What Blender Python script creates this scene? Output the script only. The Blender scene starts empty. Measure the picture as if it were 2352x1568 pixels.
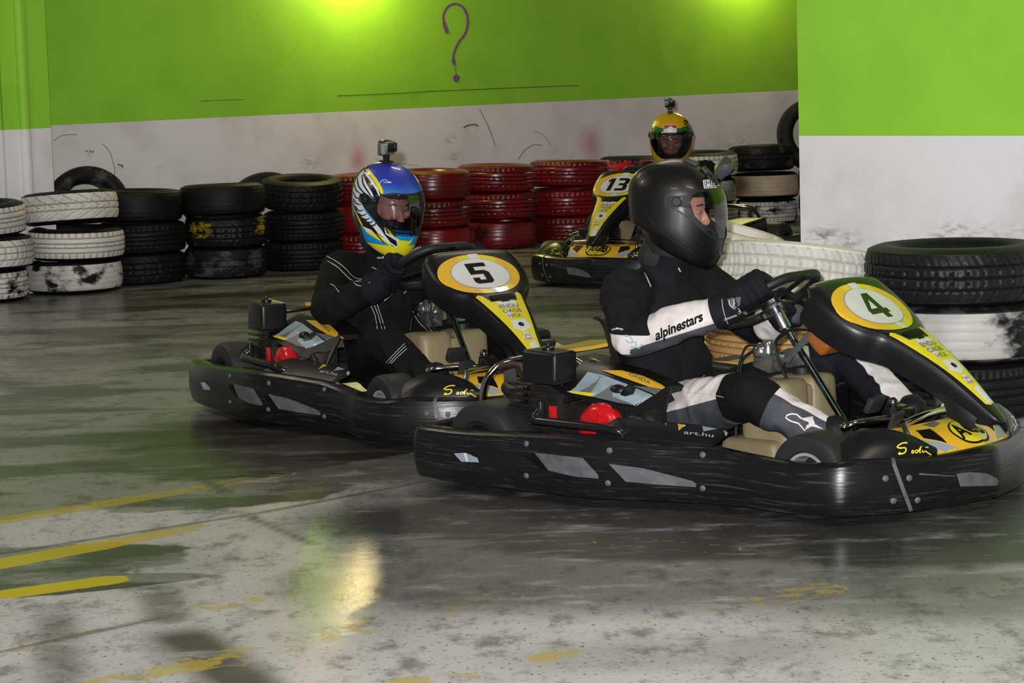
import bpy, bmesh, math, random
import numpy as np
from mathutils import Vector, Matrix, noise
from mathutils.bvhtree import BVHTree
from mathutils.geometry import tessellate_polygon

random.seed(5)
SC = bpy.context.scene
COL = SC.collection
PI = math.pi

# ------------------------------------------------------------------ camera
FPX, CAM_H, HOR, ROLL = 5800.0, 1.38, 118.0, 0.031      # focal length in pixels of the 2352 x 1568 frame
PITCH = math.atan((784 - HOR) / FPX)
_c, _s = math.cos(PITCH), math.sin(PITCH)
_y0 = Vector((0, _s, _c)); _zc = Vector((0, -_c, _s)); _x0 = Vector((1, 0, 0))
_xc = _x0 * math.cos(ROLL) - _y0 * math.sin(ROLL)
_yc = _x0 * math.sin(ROLL) + _y0 * math.cos(ROLL)
EYE = Vector((0, 0, CAM_H))
cam = bpy.data.cameras.new('camera'); camo = bpy.data.objects.new('camera', cam); COL.objects.link(camo)
cam.sensor_fit = 'HORIZONTAL'; cam.sensor_width = 22.3; cam.lens = FPX * 22.3 / 2352
cam.clip_start = 0.05; cam.clip_end = 200
m3 = Matrix((_xc, _yc, _zc)).transposed()
camo.matrix_world = Matrix.Translation(EYE) @ m3.to_4x4()
SC.camera = camo

# ------------------------------------------------------------------ exposure, world, lights
SC.view_settings.view_transform = 'Standard'; SC.view_settings.look = 'None'
SC.view_settings.gamma = 1; SC.view_settings.use_curve_mapping = False
SC.view_settings.exposure = 0.0
w = bpy.data.worlds.new('hall_dusk'); SC.world = w; w.use_nodes = True
w.node_tree.nodes['Background'].inputs[0].default_value = (1.0, .96, .88, 1)
w.node_tree.nodes['Background'].inputs[1].default_value = 0.125

def light(name, kind, loc, power, color, target=None, **kw):
    l = bpy.data.lights.new(name, kind); l.energy = power; l.color = color
    for k, v in kw.items(): setattr(l, k, v)
    o = bpy.data.objects.new(name, l); o.location = loc; COL.objects.link(o)
    if target is not None:
        o.rotation_euler = (Vector(target) - Vector(loc)).to_track_quat('-Z', 'Y').to_euler()
    return o
# the photographer's flash, just above and left of the lens, covering the frame
light('camera_flash', 'SPOT', (-.07, 0.02, CAM_H + .10), 2750, (.98, .98, 1.0), (0.0, 9.0, .45), shadow_soft_size=.03, spot_size=1.3, spot_blend=.6)
# overhead area lights, added unseen as ambient fill; one inferred from a helmet highlight
for i, (x, y, p) in enumerate(((-5.0, 9, 70), (2.5, 4.5, 70), (-1.0, 3.0, 60), (.6, 12.5, 40), (-3.4, 12.0, 34))):
    light('overhead_fill', 'AREA', (x, y, 4.35), p, (1, .88, .70), (x, y, 0), shape='RECTANGLE', size=1.4, size_y=.35)

def ray(u, v):
    return (_xc * ((u - 1176) / FPX) - _yc * ((v - 784) / FPX) - _zc)
def at_z(u, v, z=0.0):
    d = ray(u, v); return EYE + d * ((z - CAM_H) / d.z)
def at_plane(u, v, p, n):
    d = ray(u, v); return EYE + d * ((Vector(p) - EYE).dot(n) / d.dot(n))

# ------------------------------------------------------------------ materials
def lin(c):
    return tuple(((x / 255) / 12.92 if x / 255 <= .04045 else ((x / 255 + .055) / 1.055) ** 2.4) for x in c)
class NT:
    def __init__(s, name):
        s.m = bpy.data.materials.new(name); s.m.use_nodes = True
        s.t = s.m.node_tree; s.b = s.t.nodes['Principled BSDF']; s.out = s.t.nodes['Material Output']
    def n(s, typ, **kw):
        x = s.t.nodes.new(typ)
        for k, v in kw.items(): setattr(x, k, v)
        return x
    def l(s, a, b): s.t.links.new(a, b)
    def val(s, x, sock):
        if hasattr(x, 'is_linked'): s.l(x, sock)
        else: sock.default_value = x
    def math(s, op, a, b=0.0, clamp=False):
        x = s.n('ShaderNodeMath', operation=op, use_clamp=clamp); s.val(a, x.inputs[0]); s.val(b, x.inputs[1]); return x.outputs[0]
    def mix(s, f, a, b):
        x = s.n('ShaderNodeMix', data_type='RGBA'); s.val(f, x.inputs[0])
        for q, i in ((a, 6), (b, 7)):
            if hasattr(q, 'is_linked'): s.l(q, x.inputs[i])
            else: x.inputs[i].default_value = (*q, 1)
        return x.outputs[2]
    def ramp(s, f, a, b):
        x = s.n('ShaderNodeMapRange', interpolation_type='SMOOTHSTEP'); s.val(f, x.inputs[0]); x.inputs[1].default_value = a; x.inputs[2].default_value = b
        return x.outputs[0]
    def noise(s, scale, detail=4, coord='Object', stretch=None, rough=.55, rnd=False):
        x = s.n('ShaderNodeTexNoise'); x.inputs['Scale'].default_value = scale; x.inputs['Detail'].default_value = detail; x.inputs['Roughness'].default_value = rough
        tc = s.n('ShaderNodeTexCoord').outputs[coord]
        if rnd:
            x.noise_dimensions = '4D'; oi = s.n('ShaderNodeObjectInfo')
            s.l(s.math('MULTIPLY', oi.outputs['Random'], 40.0), x.inputs['W'])
        if stretch:
            mp = s.n('ShaderNodeMapping'); mp.inputs['Scale'].default_value = stretch; s.l(tc, mp.inputs[0]); tc = mp.outputs[0]
        s.l(tc, x.inputs['Vector']); return x.outputs[0]
    def bump(s, h, strength=.3, dist=.01):
        x = s.n('ShaderNodeBump'); x.inputs['Strength'].default_value = strength; x.inputs['Distance'].default_value = dist
        s.l(h, x.inputs['Height']); s.l(x.outputs[0], s.b.inputs['Normal'])
    def attr(s, name): return s.n('ShaderNodeAttribute', attribute_name=name).outputs['Fac']
def mat(name, col, rough=.5, metal=0., var=.0, vs=9., bump=0., bs=60., coat=0., spec=.5, dist=.004, stretch=None, col2=None, cov=(.45, .6), bst=None):
    t = NT(name); c = lin(col)
    if var or col2:
        nz = t.noise(vs, 5, stretch=stretch)
        c2 = lin(col2) if col2 else tuple(x * (1 - var) for x in c)
        f = t.ramp(nz, *cov) if col2 else t.ramp(nz, .3, .7)
        t.l(t.mix(f, c, c2), t.b.inputs['Base Color'])
    else: t.b.inputs['Base Color'].default_value = (*c, 1)
    t.b.inputs['Roughness'].default_value = rough; t.b.inputs['Metallic'].default_value = metal
    t.b.inputs['Coat Weight'].default_value = coat; t.b.inputs['Specular IOR Level'].default_value = spec
    if bump: t.bump(t.noise(bs, 3, stretch=bst), bump, dist)
    return t.m
def glassy(name, tint, amount, rough=.03, gloss=1.0):
    t = NT(name); tr = t.n('ShaderNodeBsdfTransparent'); tr.inputs[0].default_value = (*tint, 1)
    gl = t.n('ShaderNodeBsdfGlossy'); gl.inputs['Roughness'].default_value = rough; gl.inputs['Color'].default_value = (gloss, gloss, gloss, 1)
    fr = t.n('ShaderNodeFresnel'); fr.inputs[0].default_value = 1.45
    mx = t.n('ShaderNodeMixShader'); t.l(t.math('ADD', t.math('MULTIPLY', fr.outputs[0], .9), amount, True), mx.inputs[0])
    t.l(tr.outputs[0], mx.inputs[1]); t.l(gl.outputs[0], mx.inputs[2]); t.l(mx.outputs[0], t.out.inputs[0])
    return t.m

# ------------------------------------------------------------------ mesh builder
def V(*a): return Vector(a)
def spline(pts, n=6, closed=False):
    P = [Vector(p) for p in pts]; out = []; k = len(P); last = k if closed else k - 1
    for i in range(last):
        if closed: a, b, c, d = P[(i - 1) % k], P[i], P[(i + 1) % k], P[(i + 2) % k]
        else: a, b, c, d = P[max(i - 1, 0)], P[i], P[i + 1], P[min(i + 2, k - 1)]
        for j in range(n):
            t = j / n
            out.append(.5 * ((2 * b) + (c - a) * t + (2 * a - 5 * b + 4 * c - d) * t * t + (3 * b - a - 3 * c + d) * t ** 3))
    if not closed: out.append(P[-1])
    return out
class MB:
    def __init__(s): s.v = []; s.f = []; s.m = []
    def add(s, vs, fs, mi=0):
        o = len(s.v); s.v += [tuple(x) for x in vs]
        s.f += [tuple(i + o for i in f) for f in fs]; s.m += [mi] * len(fs); return s
    def loft(s, rings, closed=True, caps=True, mi=0, loop=False):
        n = len(rings[0]); vs = [p for r in rings for p in r]; fs = []; R = len(rings)
        for i in range(R if loop else R - 1):
            a, b = i * n, ((i + 1) % R) * n
            for j in range(n if closed else n - 1):
                k = (j + 1) % n; fs.append((a + j, a + k, b + k, b + j))
        if caps and closed and not loop: fs += [tuple(range(n))[::-1], tuple(range((R - 1) * n, R * n))]
        return s.add(vs, fs, mi)
    def tube(s, pts, r, n=10, closed=False, mi=0, smooth=0):
        P = [Vector(p) for p in pts]
        if smooth: P = spline(P, smooth, closed)
        k = len(P); rings = []; up = None
        for i, p in enumerate(P):
            t = (P[(i + 1) % k] - P[i - 1]) if closed else (P[min(i + 1, k - 1)] - P[max(i - 1, 0)])
            t.normalize()
            if up is None: up = V(0, 0, 1) if abs(t.z) < .9 else V(1, 0, 0)
            a = t.cross(up).normalized(); up = a.cross(t).normalized()
            rr = r(i / max(k - 1, 1)) if callable(r) else r
            rings.append([p + (a * math.cos(q) + up * math.sin(q)) * rr for q in (2 * PI * j / n for j in range(n))])
        return s.loft(rings, True, True, mi, closed)
    def lathe(s, prof, n=24, M=None, mi=0, closed=False):
        M = M or Matrix(); rings = []
        for (r, z) in prof: rings.append([M @ V(r * math.cos(2 * PI * j / n), r * math.sin(2 * PI * j / n), z) for j in range(n)])
        return s.loft(rings, True, not closed, mi, closed)
    def box(s, c, size, M=None, bev=.0, mi=0, seg=2):
        bm = bmesh.new(); bmesh.ops.create_cube(bm, size=1)
        for v in bm.verts: v.co = V(v.co.x * size[0], v.co.y * size[1], v.co.z * size[2])
        if bev: bmesh.ops.bevel(bm, geom=bm.edges[:], offset=bev, segments=seg, affect='EDGES', profile=.6)
        M = Matrix.Translation(Vector(c)) @ (M.to_4x4() if M else Matrix())
        bm.verts.index_update(); s.add([M @ v.co for v in bm.verts], [[v.index for v in f.verts] for f in bm.faces], mi); bm.free(); return s
    def ell(s, c, r, M=None, n=16, mi=0):
        if not hasattr(r, '__len__'): r = (r, r, r)
        M = M or Matrix.Identity(3); c = Vector(c); rings = []
        k = n // 2
        for i in range(1, k):
            a = PI * i / k
            rings.append([c + M @ V(r[0] * math.sin(a) * math.cos(2 * PI * j / n), r[1] * math.sin(a) * math.sin(2 * PI * j / n), r[2] * math.cos(a)) for j in range(n)])
        vs = [p for q in rings for p in q] + [c + M @ V(0, 0, r[2]), c - M @ V(0, 0, r[2])]
        fs = [(i * n + j, (i + 1) * n + j, (i + 1) * n + (j + 1) % n, i * n + (j + 1) % n) for i in range(k - 2) for j in range(n)]
        T = (k - 1) * n
        fs += [(T, j, (j + 1) % n) for j in range(n)] + [(T + 1, (k - 2) * n + (j + 1) % n, (k - 2) * n + j) for j in range(n)]
        return s.add(vs, fs, mi)
    def limb(s, pts, n=12, step=.35):
        """overlapping balls along a tapered chain [(point, radius), ...] (grown into one skin by remesh)"""
        for (p, a), (q, b) in zip(pts, pts[1:]):
            p, q = Vector(p), Vector(q); L = (q - p).length; k = max(2, int(L / (min(a, b) * step)) + 1)
            for i in range(k + 1): s.ell(p.lerp(q, i / k), a + (b - a) * i / k, n=n)
        return s
    def prism(s, poly, z0, z1, M=None, mi=0):
        M = M or Matrix(); n = len(poly)
        vs = [M @ V(x, y, z0) for x, y in poly] + [M @ V(x, y, z1) for x, y in poly]
        fs = [tuple(range(n))[::-1], tuple(range(n, 2 * n))] + [(i, (i + 1) % n, n + (i + 1) % n, n + i) for i in range(n)]
        return s.add(vs, fs, mi)
    def mirror(s):
        n = len(s.v); s.v += [(x, -y, z) for x, y, z in s.v]; s.f += [tuple(i + n for i in f[::-1]) for f in s.f]; s.m += s.m; return s
    def flipped(s):
        q = MB(); q.v = [(x, -y, z) for x, y, z in s.v]; q.f = [f[::-1] for f in s.f]; q.m = s.m[:]; return q
    def mesh(s, name, smooth=40, fix=True):
        me = bpy.data.meshes.new(name); me.from_pydata(s.v, [], s.f)
        me.polygons.foreach_set('material_index', s.m)
        if fix:
            bm = bmesh.new(); bm.from_mesh(me); bmesh.ops.recalc_face_normals(bm, faces=bm.faces[:]); bm.to_mesh(me); bm.free()
        if smooth: me.shade_smooth(); me.set_sharp_from_angle(angle=math.radians(smooth))
        me.update(); return me
    def build(s, name, mats, parent=None, smooth=40, fix=True, label=None):
        return obj(name, s.mesh(name, smooth, fix), mats, parent, label)
def obj(name, me, mats=None, parent=None, label=None):
    o = bpy.data.objects.new(name, me); COL.objects.link(o)
    if mats is not None:
        for m in (mats if isinstance(mats, (list, tuple)) else [mats]): me.materials.append(m)
    if parent is not None: o.parent = parent
    if label: o['label'] = label
    return o
def empty(name, M, label, cat, group=None):
    o = bpy.data.objects.new(name, None); COL.objects.link(o); o.matrix_world = M; o.empty_display_size = .1
    return tag(o, label, cat, group)
def tag(o, label, cat, group=None):
    o['label'] = label; o['category'] = cat
    if group: o['group'] = group
    return o
def bvh_of(me): return BVHTree.FromPolygons([v.co.copy() for v in me.vertices], [tuple(p.vertices) for p in me.polygons])
def evaluated(o):
    dg = bpy.context.evaluated_depsgraph_get(); return bpy.data.meshes.new_from_object(o.evaluated_get(dg))
def remeshed(mb, voxel, smooth=6, fac=.5):
    me = mb.mesh('tmp', 0, True); o = bpy.data.objects.new('tmp', me); COL.objects.link(o)
    r = o.modifiers.new('r', 'REMESH'); r.mode = 'VOXEL'; r.voxel_size = voxel
    s = o.modifiers.new('s', 'SMOOTH'); s.iterations = smooth; s.factor = fac
    bpy.context.view_layer.update(); out = evaluated(o)
    bpy.data.objects.remove(o); bpy.data.meshes.remove(me); out.shade_smooth(); return out

# flat shapes (2D) laid on surfaces
def tris(poly, cell):
    bm = bmesh.new(); bm.faces.new([bm.verts.new((x, y, 0)) for x, y in poly]); bm.normal_update(); bmesh.ops.triangulate(bm, faces=bm.faces[:])
    for _ in range(7):
        e = [e for e in bm.edges if e.calc_length() > cell]
        if not e: break
        bmesh.ops.subdivide_edges(bm, edges=e, cuts=1); bmesh.ops.triangulate(bm, faces=bm.faces[:])
    bm.verts.index_update()
    r = [(v.co.x, v.co.y) for v in bm.verts], [[v.index for v in f.verts] for f in bm.faces]; bm.free(); return r
def ribbon(pts, wd, closed=False):
    P = [Vector((x, y)) for x, y in pts]; L = []; R = []; k = len(P)
    for i, p in enumerate(P):
        t = (P[min(i + 1, k - 1)] - P[max(i - 1, 0)]).normalized(); n = Vector((-t.y, t.x)) * ((wd(i / (k - 1)) if callable(wd) else wd) / 2)
        L.append(tuple(p + n)); R.append(tuple(p - n))
    return L + R[::-1]
def sp2(pts, n=5): return [(p.x, p.y) for p in spline([(x, y, 0) for x, y in pts], n)]
def zoompx(ox, oy, k): return lambda L: [(ox + x / k, oy + y / k) for x, y in L]
def lay(mb, poly, cell, caster, mi=0):
    """project a flat polygon on a surface; caster(x, y) gives a surface point or None"""
    vs, fs = tris(poly, cell); P = [caster(x, y) for x, y in vs]; mp = {}; out = []
    for i, p in enumerate(P):
        if p is not None: mp[i] = len(out); out.append(p)
    mb.add(out, [[mp[i] for i in f] for f in fs if all(i in mp for i in f)], mi)
def cam_caster(bvh, Minv, off=.0012, maxd=30):
    o = Minv @ EYE; R3 = Minv.to_3x3()
    def f(u, v):
        d = (R3 @ ray(u, v)).normalized(); h = bvh.ray_cast(o, d, maxd)
        if h[0] is None: return None
        n = h[1] if h[1].dot(d) < 0 else -h[1]
        return h[0] + n * off
    return f
def text_polys(s, bold=.0):
    """letters of a string as flat triangles; width is normalised to start at 0, cap height about .7"""
    cu = bpy.data.curves.new('t', 'FONT'); cu.body = s; cu.size = 1; cu.offset = bold; cu.resolution_u = 3
    o = bpy.data.objects.new('t', cu); COL.objects.link(o); bpy.context.view_layer.update(); me = evaluated(o)
    r = [(v.co.x, v.co.y) for v in me.vertices], [tuple(p.vertices) for p in me.polygons]
    bpy.data.objects.remove(o); bpy.data.curves.remove(cu); bpy.data.meshes.remove(me); return r
def lay_text(mb, s, caster, M2, cell, bold=.0, mi=0):
    """M2 maps letter space to the caster's flat space"""
    vs, fs = text_polys(s, bold); bm = bmesh.new()
    bv = [bm.verts.new((*M2(x, y), 0)) for x, y in vs]
    for f in fs:
        try: bm.faces.new([bv[i] for i in f])
        except ValueError: pass
    bmesh.ops.triangulate(bm, faces=bm.faces[:])
    for _ in range(4):
        e = [e for e in bm.edges if e.calc_length() > cell]
        if not e: break
        bmesh.ops.subdivide_edges(bm, edges=e, cuts=1); bmesh.ops.triangulate(bm, faces=bm.faces[:])
    bm.verts.index_update(); mp = {}; out = []
    for v in bm.verts:
        p = caster(v.co.x, v.co.y)
        if p is not None: mp[v.index] = len(out); out.append(p)
    mb.add(out, [[mp[v.index] for v in f.verts] for f in bm.faces if all(v.index in mp for v in f.verts)], mi); bm.free()
def quadmap(a, b, h, wn=1.0):
    """letters from px a to px b along the baseline, cap height vector h (px)"""
    a, b, h = Vector(a), Vector(b), Vector(h)
    return lambda x, y: tuple(a + (b - a) * (x / wn) + h * (y / .7))
def text_width(s, bold=0.): return max(x for x, y in text_polys(s, bold)[0])
# ------------------------------------------------------------------ the hall
WT = V(.785, .619, 0).normalized(); WN = V(WT.y, -WT.x, 0); W0 = V(-2.9, 16.21, 0)     # back wall: along, towards us
RT = V(.73, -.683, 0).normalized(); RN = V(-RT.y, RT.x, 0) * -1; R0 = V(1.20, 10.36, 0)  # nearer wall on the right
if RN.y > 0: RN = -RN
def seg_d(X, Y, a, b):
    ax, ay, bx, by = a[0], a[1], b[0], b[1]; dx, dy = bx - ax, by - ay; L = dx * dx + dy * dy
    t = np.clip(((X - ax) * dx + (Y - ay) * dy) / L, 0, 1)
    return np.hypot(X - ax - t * dx, Y - ay - t * dy), t
def sm(x, a, b):
    t = np.clip((x - a) / (b - a), 0, 1); return t * t * (3 - 2 * t)
def grid_mesh(name, P, nu, nv, attrs):
    """P: (nu*nv, 3) points; attrs: name -> values"""
    me = bpy.data.meshes.new(name); me.vertices.add(nu * nv); me.vertices.foreach_set('co', P.astype(np.float32).ravel())
    i = np.arange((nu - 1) * (nv - 1)); a = (i // (nv - 1)) * nv + i % (nv - 1)
    q = np.stack([a, a + nv, a + nv + 1, a + 1], 1).astype(np.int32)
    me.loops.add(q.size); me.loops.foreach_set('vertex_index', q.ravel()); me.polygons.add(len(q))
    me.polygons.foreach_set('loop_start', np.arange(0, q.size, 4, dtype=np.int32))
    me.update(calc_edges=True); me.shade_smooth()
    for k, v in attrs.items():
        at = me.attributes.new(k, 'FLOAT', 'POINT'); at.data.foreach_set('value', np.asarray(v, np.float32).ravel())
    return me

# floor: a dense sheet where the marks are, a plain one around it
def make_floor():
    xs = np.arange(-3.6, 3.61, .025); ys = np.arange(4.0, 21.0, .025)
    X, Y = np.meshgrid(xs, ys, indexing='ij'); P = np.stack([X, Y, X * 0], -1).reshape(-1, 3)
    paint = X * 0; wear = X * 0; seam = X * 0; dark = X * 0; wet = X * 0; glaze = X * 0
    def g(u, v): p = at_z(u, v); return (p.x, p.y)
    def line(a, b, width, wa, wb):
        nonlocal paint, wear
        d, t = seg_d(X, Y, g(*a), g(*b)); m = 1 - sm(d, width / 2 - .012, width / 2 + .012)
        wear = np.where(m > paint, wa + (wb - wa) * t, wear); paint = np.maximum(paint, m)
    line((-60, 1205), (330, 1142), .11, .30, .40); line((330, 1142), (640, 1090), .10, .4, .56)
    line((-60, 1305), (230, 1252), .13, .05, .15); line((230, 1252), (430, 1213), .11, .15, .4); line((430, 1213), (780, 1150), .08, .5, .8)
    line((30, 1362), (248, 1332), .115, 0, .05)
    line((-30, 1500), (190, 1460), .12, .5, .62)
    line((150, 1590), (480, 1518), .12, .56, .42); line((480, 1518), (1140, 1372), .13, .52, .6)
    line((1530, 1428), (1890, 1352), .12, .6, .5); line((1400, 1240), (1660, 1262), .1, .7, .72)
    line((490, 1392), (560, 1380), .1, .5, .5); line((1250, 1510), (1290, 1500), .08, .4, .5); line((930, 1566), (1060, 1556), .08, .4, .55)
    for a, b, wd in (((-40, 1278), (600, 1177), .012), ((600, 1177), (990, 1103), .012), ((0, 1497), (370, 1418), .01), ((420, 1075), (520, 1130), .02), ((560, 1180), (720, 1250), .012)):
        d, t = seg_d(X, Y, g(*a), g(*b)); seam = np.maximum(seam, 1 - sm(d, wd * .4, wd + .012))
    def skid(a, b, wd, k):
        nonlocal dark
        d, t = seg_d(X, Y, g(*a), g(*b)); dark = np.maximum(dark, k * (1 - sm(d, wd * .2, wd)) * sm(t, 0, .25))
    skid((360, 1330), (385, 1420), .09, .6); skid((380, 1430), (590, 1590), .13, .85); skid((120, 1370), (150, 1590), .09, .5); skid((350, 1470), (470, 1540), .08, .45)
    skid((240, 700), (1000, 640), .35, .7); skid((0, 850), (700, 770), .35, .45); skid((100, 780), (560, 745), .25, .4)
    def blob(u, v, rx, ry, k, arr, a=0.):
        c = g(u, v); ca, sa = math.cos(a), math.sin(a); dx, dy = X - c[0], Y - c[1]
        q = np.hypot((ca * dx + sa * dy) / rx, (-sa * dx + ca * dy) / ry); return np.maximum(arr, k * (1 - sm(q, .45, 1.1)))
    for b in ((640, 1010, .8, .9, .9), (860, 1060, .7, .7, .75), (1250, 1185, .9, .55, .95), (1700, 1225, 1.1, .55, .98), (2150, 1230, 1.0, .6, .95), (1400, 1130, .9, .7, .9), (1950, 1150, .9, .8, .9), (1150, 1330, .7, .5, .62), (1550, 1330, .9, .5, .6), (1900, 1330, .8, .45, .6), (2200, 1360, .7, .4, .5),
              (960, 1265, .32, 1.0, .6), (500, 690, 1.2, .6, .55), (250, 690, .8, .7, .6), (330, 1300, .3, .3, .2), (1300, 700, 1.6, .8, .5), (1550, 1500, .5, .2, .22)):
        dark = blob(*b, dark)  # stains, plus kart contact shade and dark reflections painted into the floor colour
    # wet, mirror-like ground: everything beyond the first yellow line, the puddle between the lines, the lamp's streak
    a, b = V(*g(-60, 1205), 0), V(*g(640, 1090), 0); n = (b - a).normalized(); s = (X - a.x) * -n.y + (Y - a.y) * n.x
    wet = np.maximum(wet, sm(s, -.03, .03) * .95)
    for q in ((40, 1300, .62, .34, 1., .3), (150, 1345, .5, .13, 1., .25), (500, 1140, .6, .3, .8, .3)):
        wet = blob(*q[:5], wet, q[5])
    for q in ((800, 1270, .20, 1.4, 1.), (1060, 1380, .22, .2, 1.), (1960, 1260, .2, .8, .8)): glaze = blob(*q, glaze)
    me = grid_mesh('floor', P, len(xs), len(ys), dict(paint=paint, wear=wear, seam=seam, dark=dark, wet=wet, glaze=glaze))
    bm = bmesh.new(); bm.from_mesh(me)
    x0, x1, y0, y1 = xs[0], xs[-1], ys[0], ys[-1]; B = 14
    for q in (((-B, -6), (B, -6), (B, y0), (-B, y0)), ((-B, y1), (B, y1), (B, 30), (-B, 30)), ((-B, y0), (x0, y0), (x0, y1), (-B, y1)), ((x1, y0), (B, y0), (B, y1), (x1, y1))):
        bm.faces.new([bm.verts.new((x, y, 0)) for x, y in q])
    bm.to_mesh(me); bm.free()
    t = NT('stained_shaded_concrete')
    base = t.mix(t.noise(1.3, 6), lin((150, 150, 152)), lin((204, 205, 209)))
    base = t.mix(t.math('MULTIPLY', t.ramp(t.noise(9, 8, stretch=(1, .6, 1), rough=.7), .48, .68), .7), base, lin((70, 68, 66)))
    base = t.mix(t.math('MULTIPLY', t.ramp(t.noise(28, 6, stretch=(1, .5, 1), rough=.7), .55, .72), .6), base, lin((88, 84, 82)))
    base = t.mix(t.ramp(t.noise(60, 2), .62, .72), base, lin((85, 82, 80)))
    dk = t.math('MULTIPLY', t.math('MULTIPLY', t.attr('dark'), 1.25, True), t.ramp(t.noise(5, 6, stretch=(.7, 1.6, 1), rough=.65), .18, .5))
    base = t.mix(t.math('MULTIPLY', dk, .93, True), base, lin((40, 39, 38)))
    wetn = t.ramp(t.math('ADD', t.attr('wet'), t.math('MULTIPLY', t.math('SUBTRACT', t.noise(7, 5), .5), .9)), .40, .56)
    base = t.mix(t.math('MULTIPLY', wetn, .55), base, lin((74, 69, 66)))
    far = t.math('MULTIPLY', wetn, t.ramp(t.noise(2.2, 5, stretch=(.55, 1.3, 1), rough=.6), .46, .60)); base = t.mix(t.math('MULTIPLY', far, .75), base, lin((34, 32, 25)))
    wr = t.math('SUBTRACT', t.math('MULTIPLY', t.attr('paint'), 1.0), t.math('MULTIPLY', t.attr('wear'), 1.0))
    pm = t.math('MULTIPLY', t.ramp(t.math('SUBTRACT', t.math('ADD', t.noise(14, 6, stretch=(1, 1.5, 1)), .22), t.attr('wear')), .20, .26), t.ramp(t.attr('paint'), .3, .6))
    pm = t.math('MULTIPLY', pm, t.math('SUBTRACT', 1.0, t.math('MULTIPLY', t.attr('wear'), .8))); base = t.mix(pm, base, t.mix(t.attr('wear'), lin((196, 178, 40)), lin((140, 112, 40))))
    base = t.mix(t.math('MULTIPLY', t.attr('seam'), .75), base, lin((64, 62, 58)))
    t.l(base, t.b.inputs['Base Color'])
    ro = t.math('ADD', t.math('MULTIPLY', t.noise(6, 5), .25), .32)
    t.l(t.math('SUBTRACT', .5, t.math("MULTIPLY", wetn, .42)), t.b.inputs['Specular IOR Level'])
    rm = t.n('ShaderNodeMix'); t.l(wetn, rm.inputs[0]); t.l(ro, rm.inputs[2]); rm.inputs[3].default_value = .25
    gz = t.ramp(t.math('ADD', t.attr('glaze'), t.math('MULTIPLY', t.math('SUBTRACT', t.noise(9, 6), .5), 1.1)), .25, .85); r2 = t.n('ShaderNodeMix'); t.l(gz, r2.inputs[0]); t.l(rm.outputs[0], r2.inputs[2]); r2.inputs[3].default_value = .21; t.l(r2.outputs[0], t.b.inputs['Roughness'])
    h = t.math('ADD', t.noise(90, 3), t.math('MULTIPLY', t.noise(3, 3, stretch=(1, .5, 1)), 1.2)); t.bump(h, .10, .004)
    o = obj('floor', me, t.m); o['kind'] = 'structure'; return o
floor = make_floor()

# painted walls: white up to one metre, green above
def wall_mat(name, dirt=.5):
    t = NT(name); ge = t.n('ShaderNodeNewGeometry'); sx = t.n('ShaderNodeSeparateXYZ'); t.l(ge.outputs['Position'], sx.inputs[0])
    up = t.math('GREATER_THAN', t.math('ADD', sx.outputs[2], t.math('MULTIPLY', t.math('SUBTRACT', t.noise(40, 2), .5), .003)), 1.0)
    wh = t.mix(t.ramp(t.noise(2.2, 5), .45, .75), lin((230, 229, 233)), lin((212, 209, 210)))
    wh = t.mix(t.math('MULTIPLY', t.attr('scuff'), t.ramp(t.noise(22, 6, stretch=(1, 1, 2.5)), .42, .66)), wh, lin((96, 88, 86)))
    wh = t.mix(t.math('MULTIPLY', t.attr('red'), .8), wh, lin((196, 30, 36)))
    gr = t.mix(t.ramp(t.noise(3, 4), .4, .7), lin((150, 212, 62)), lin((142, 204, 58)))
    gr = t.mix(t.math('MULTIPLY', t.attr('scuff'), .35), gr, lin((60, 80, 40)))
    top = t.math('GREATER_THAN', sx.outputs[2], 2.75)  # grey band out of view, added to cut the green bounce light
    t.l(t.mix(top, t.mix(up, wh, gr), lin((150, 148, 142))), t.b.inputs['Base Color']); t.b.inputs['Roughness'].default_value = .55; t.b.inputs['Specular IOR Level'].default_value = .25
    t.bump(t.noise(300, 2), .08, .002); return t.m
WALL = wall_mat('two_tone_wall_paint')
def wall(name, o, td, L0, L1, H, spots=(), n=.04, parent=None):
    us = np.arange(L0, L1 + n, n); vs = np.arange(0, H + n, n); U, Z = np.meshgrid(us, vs, indexing='ij')
    P = np.stack([o.x + td.x * U, o.y + td.y * U, Z], -1).reshape(-1, 3); red = U * 0; sc = U * 0
    for kind, u, z, ru, rz, k in spots:
        q = np.hypot((U - u) / ru, (Z - z) / rz); m = k * np.exp(-q * q * 2)
        if kind == 'r': red = np.maximum(red, m)
        else: sc = np.maximum(sc, m)
    me = grid_mesh(name, P, len(us), len(vs), dict(red=red, scuff=sc))
    ob = obj(name, me, WALL, parent); ob['kind'] = 'structure'; return ob
def on_back(u, v):
    p = at_plane(u, v, W0, WN); return (p - W0).dot(WT), p.z
def on_right(u, v):
    p = at_plane(u, v, R0, RN); return (p - R0).dot(RT), p.z
S = []
for u, v, ru, rz, k in ((822, 365, .09, .13, .75), (1358, 330, .13, .16, .7), (1140, 345, .06, .05, .25), (1690, 385, .08, .06, .3), (1100, 400, .2, .04, .2)):
    S.append(('r', *on_back(u, v), ru, rz, k))
for u, v, ru, rz, k in ((715, 375, .12, .06, .55), (1035, 322, .07, .05, .6), (1045, 360, .08, .05, .5), (820, 110, .02, .03, .3), (955, 225, .09, .06, .5), (205, 350, .05, .03, .7), (1120, 430, .3, .15, .3), (600, 470, 1.2, .2, .45), (1700, 340, .3, .15, .35), (372, 395, .04, .05, .5), (1290, 360, .2, .1, .25)):
    S.append(('s', *on_back(u, v), ru, rz, k))
wall_back = wall('wall_back', W0, WT, -3.5, 9.5, 4.6, S)
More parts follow.
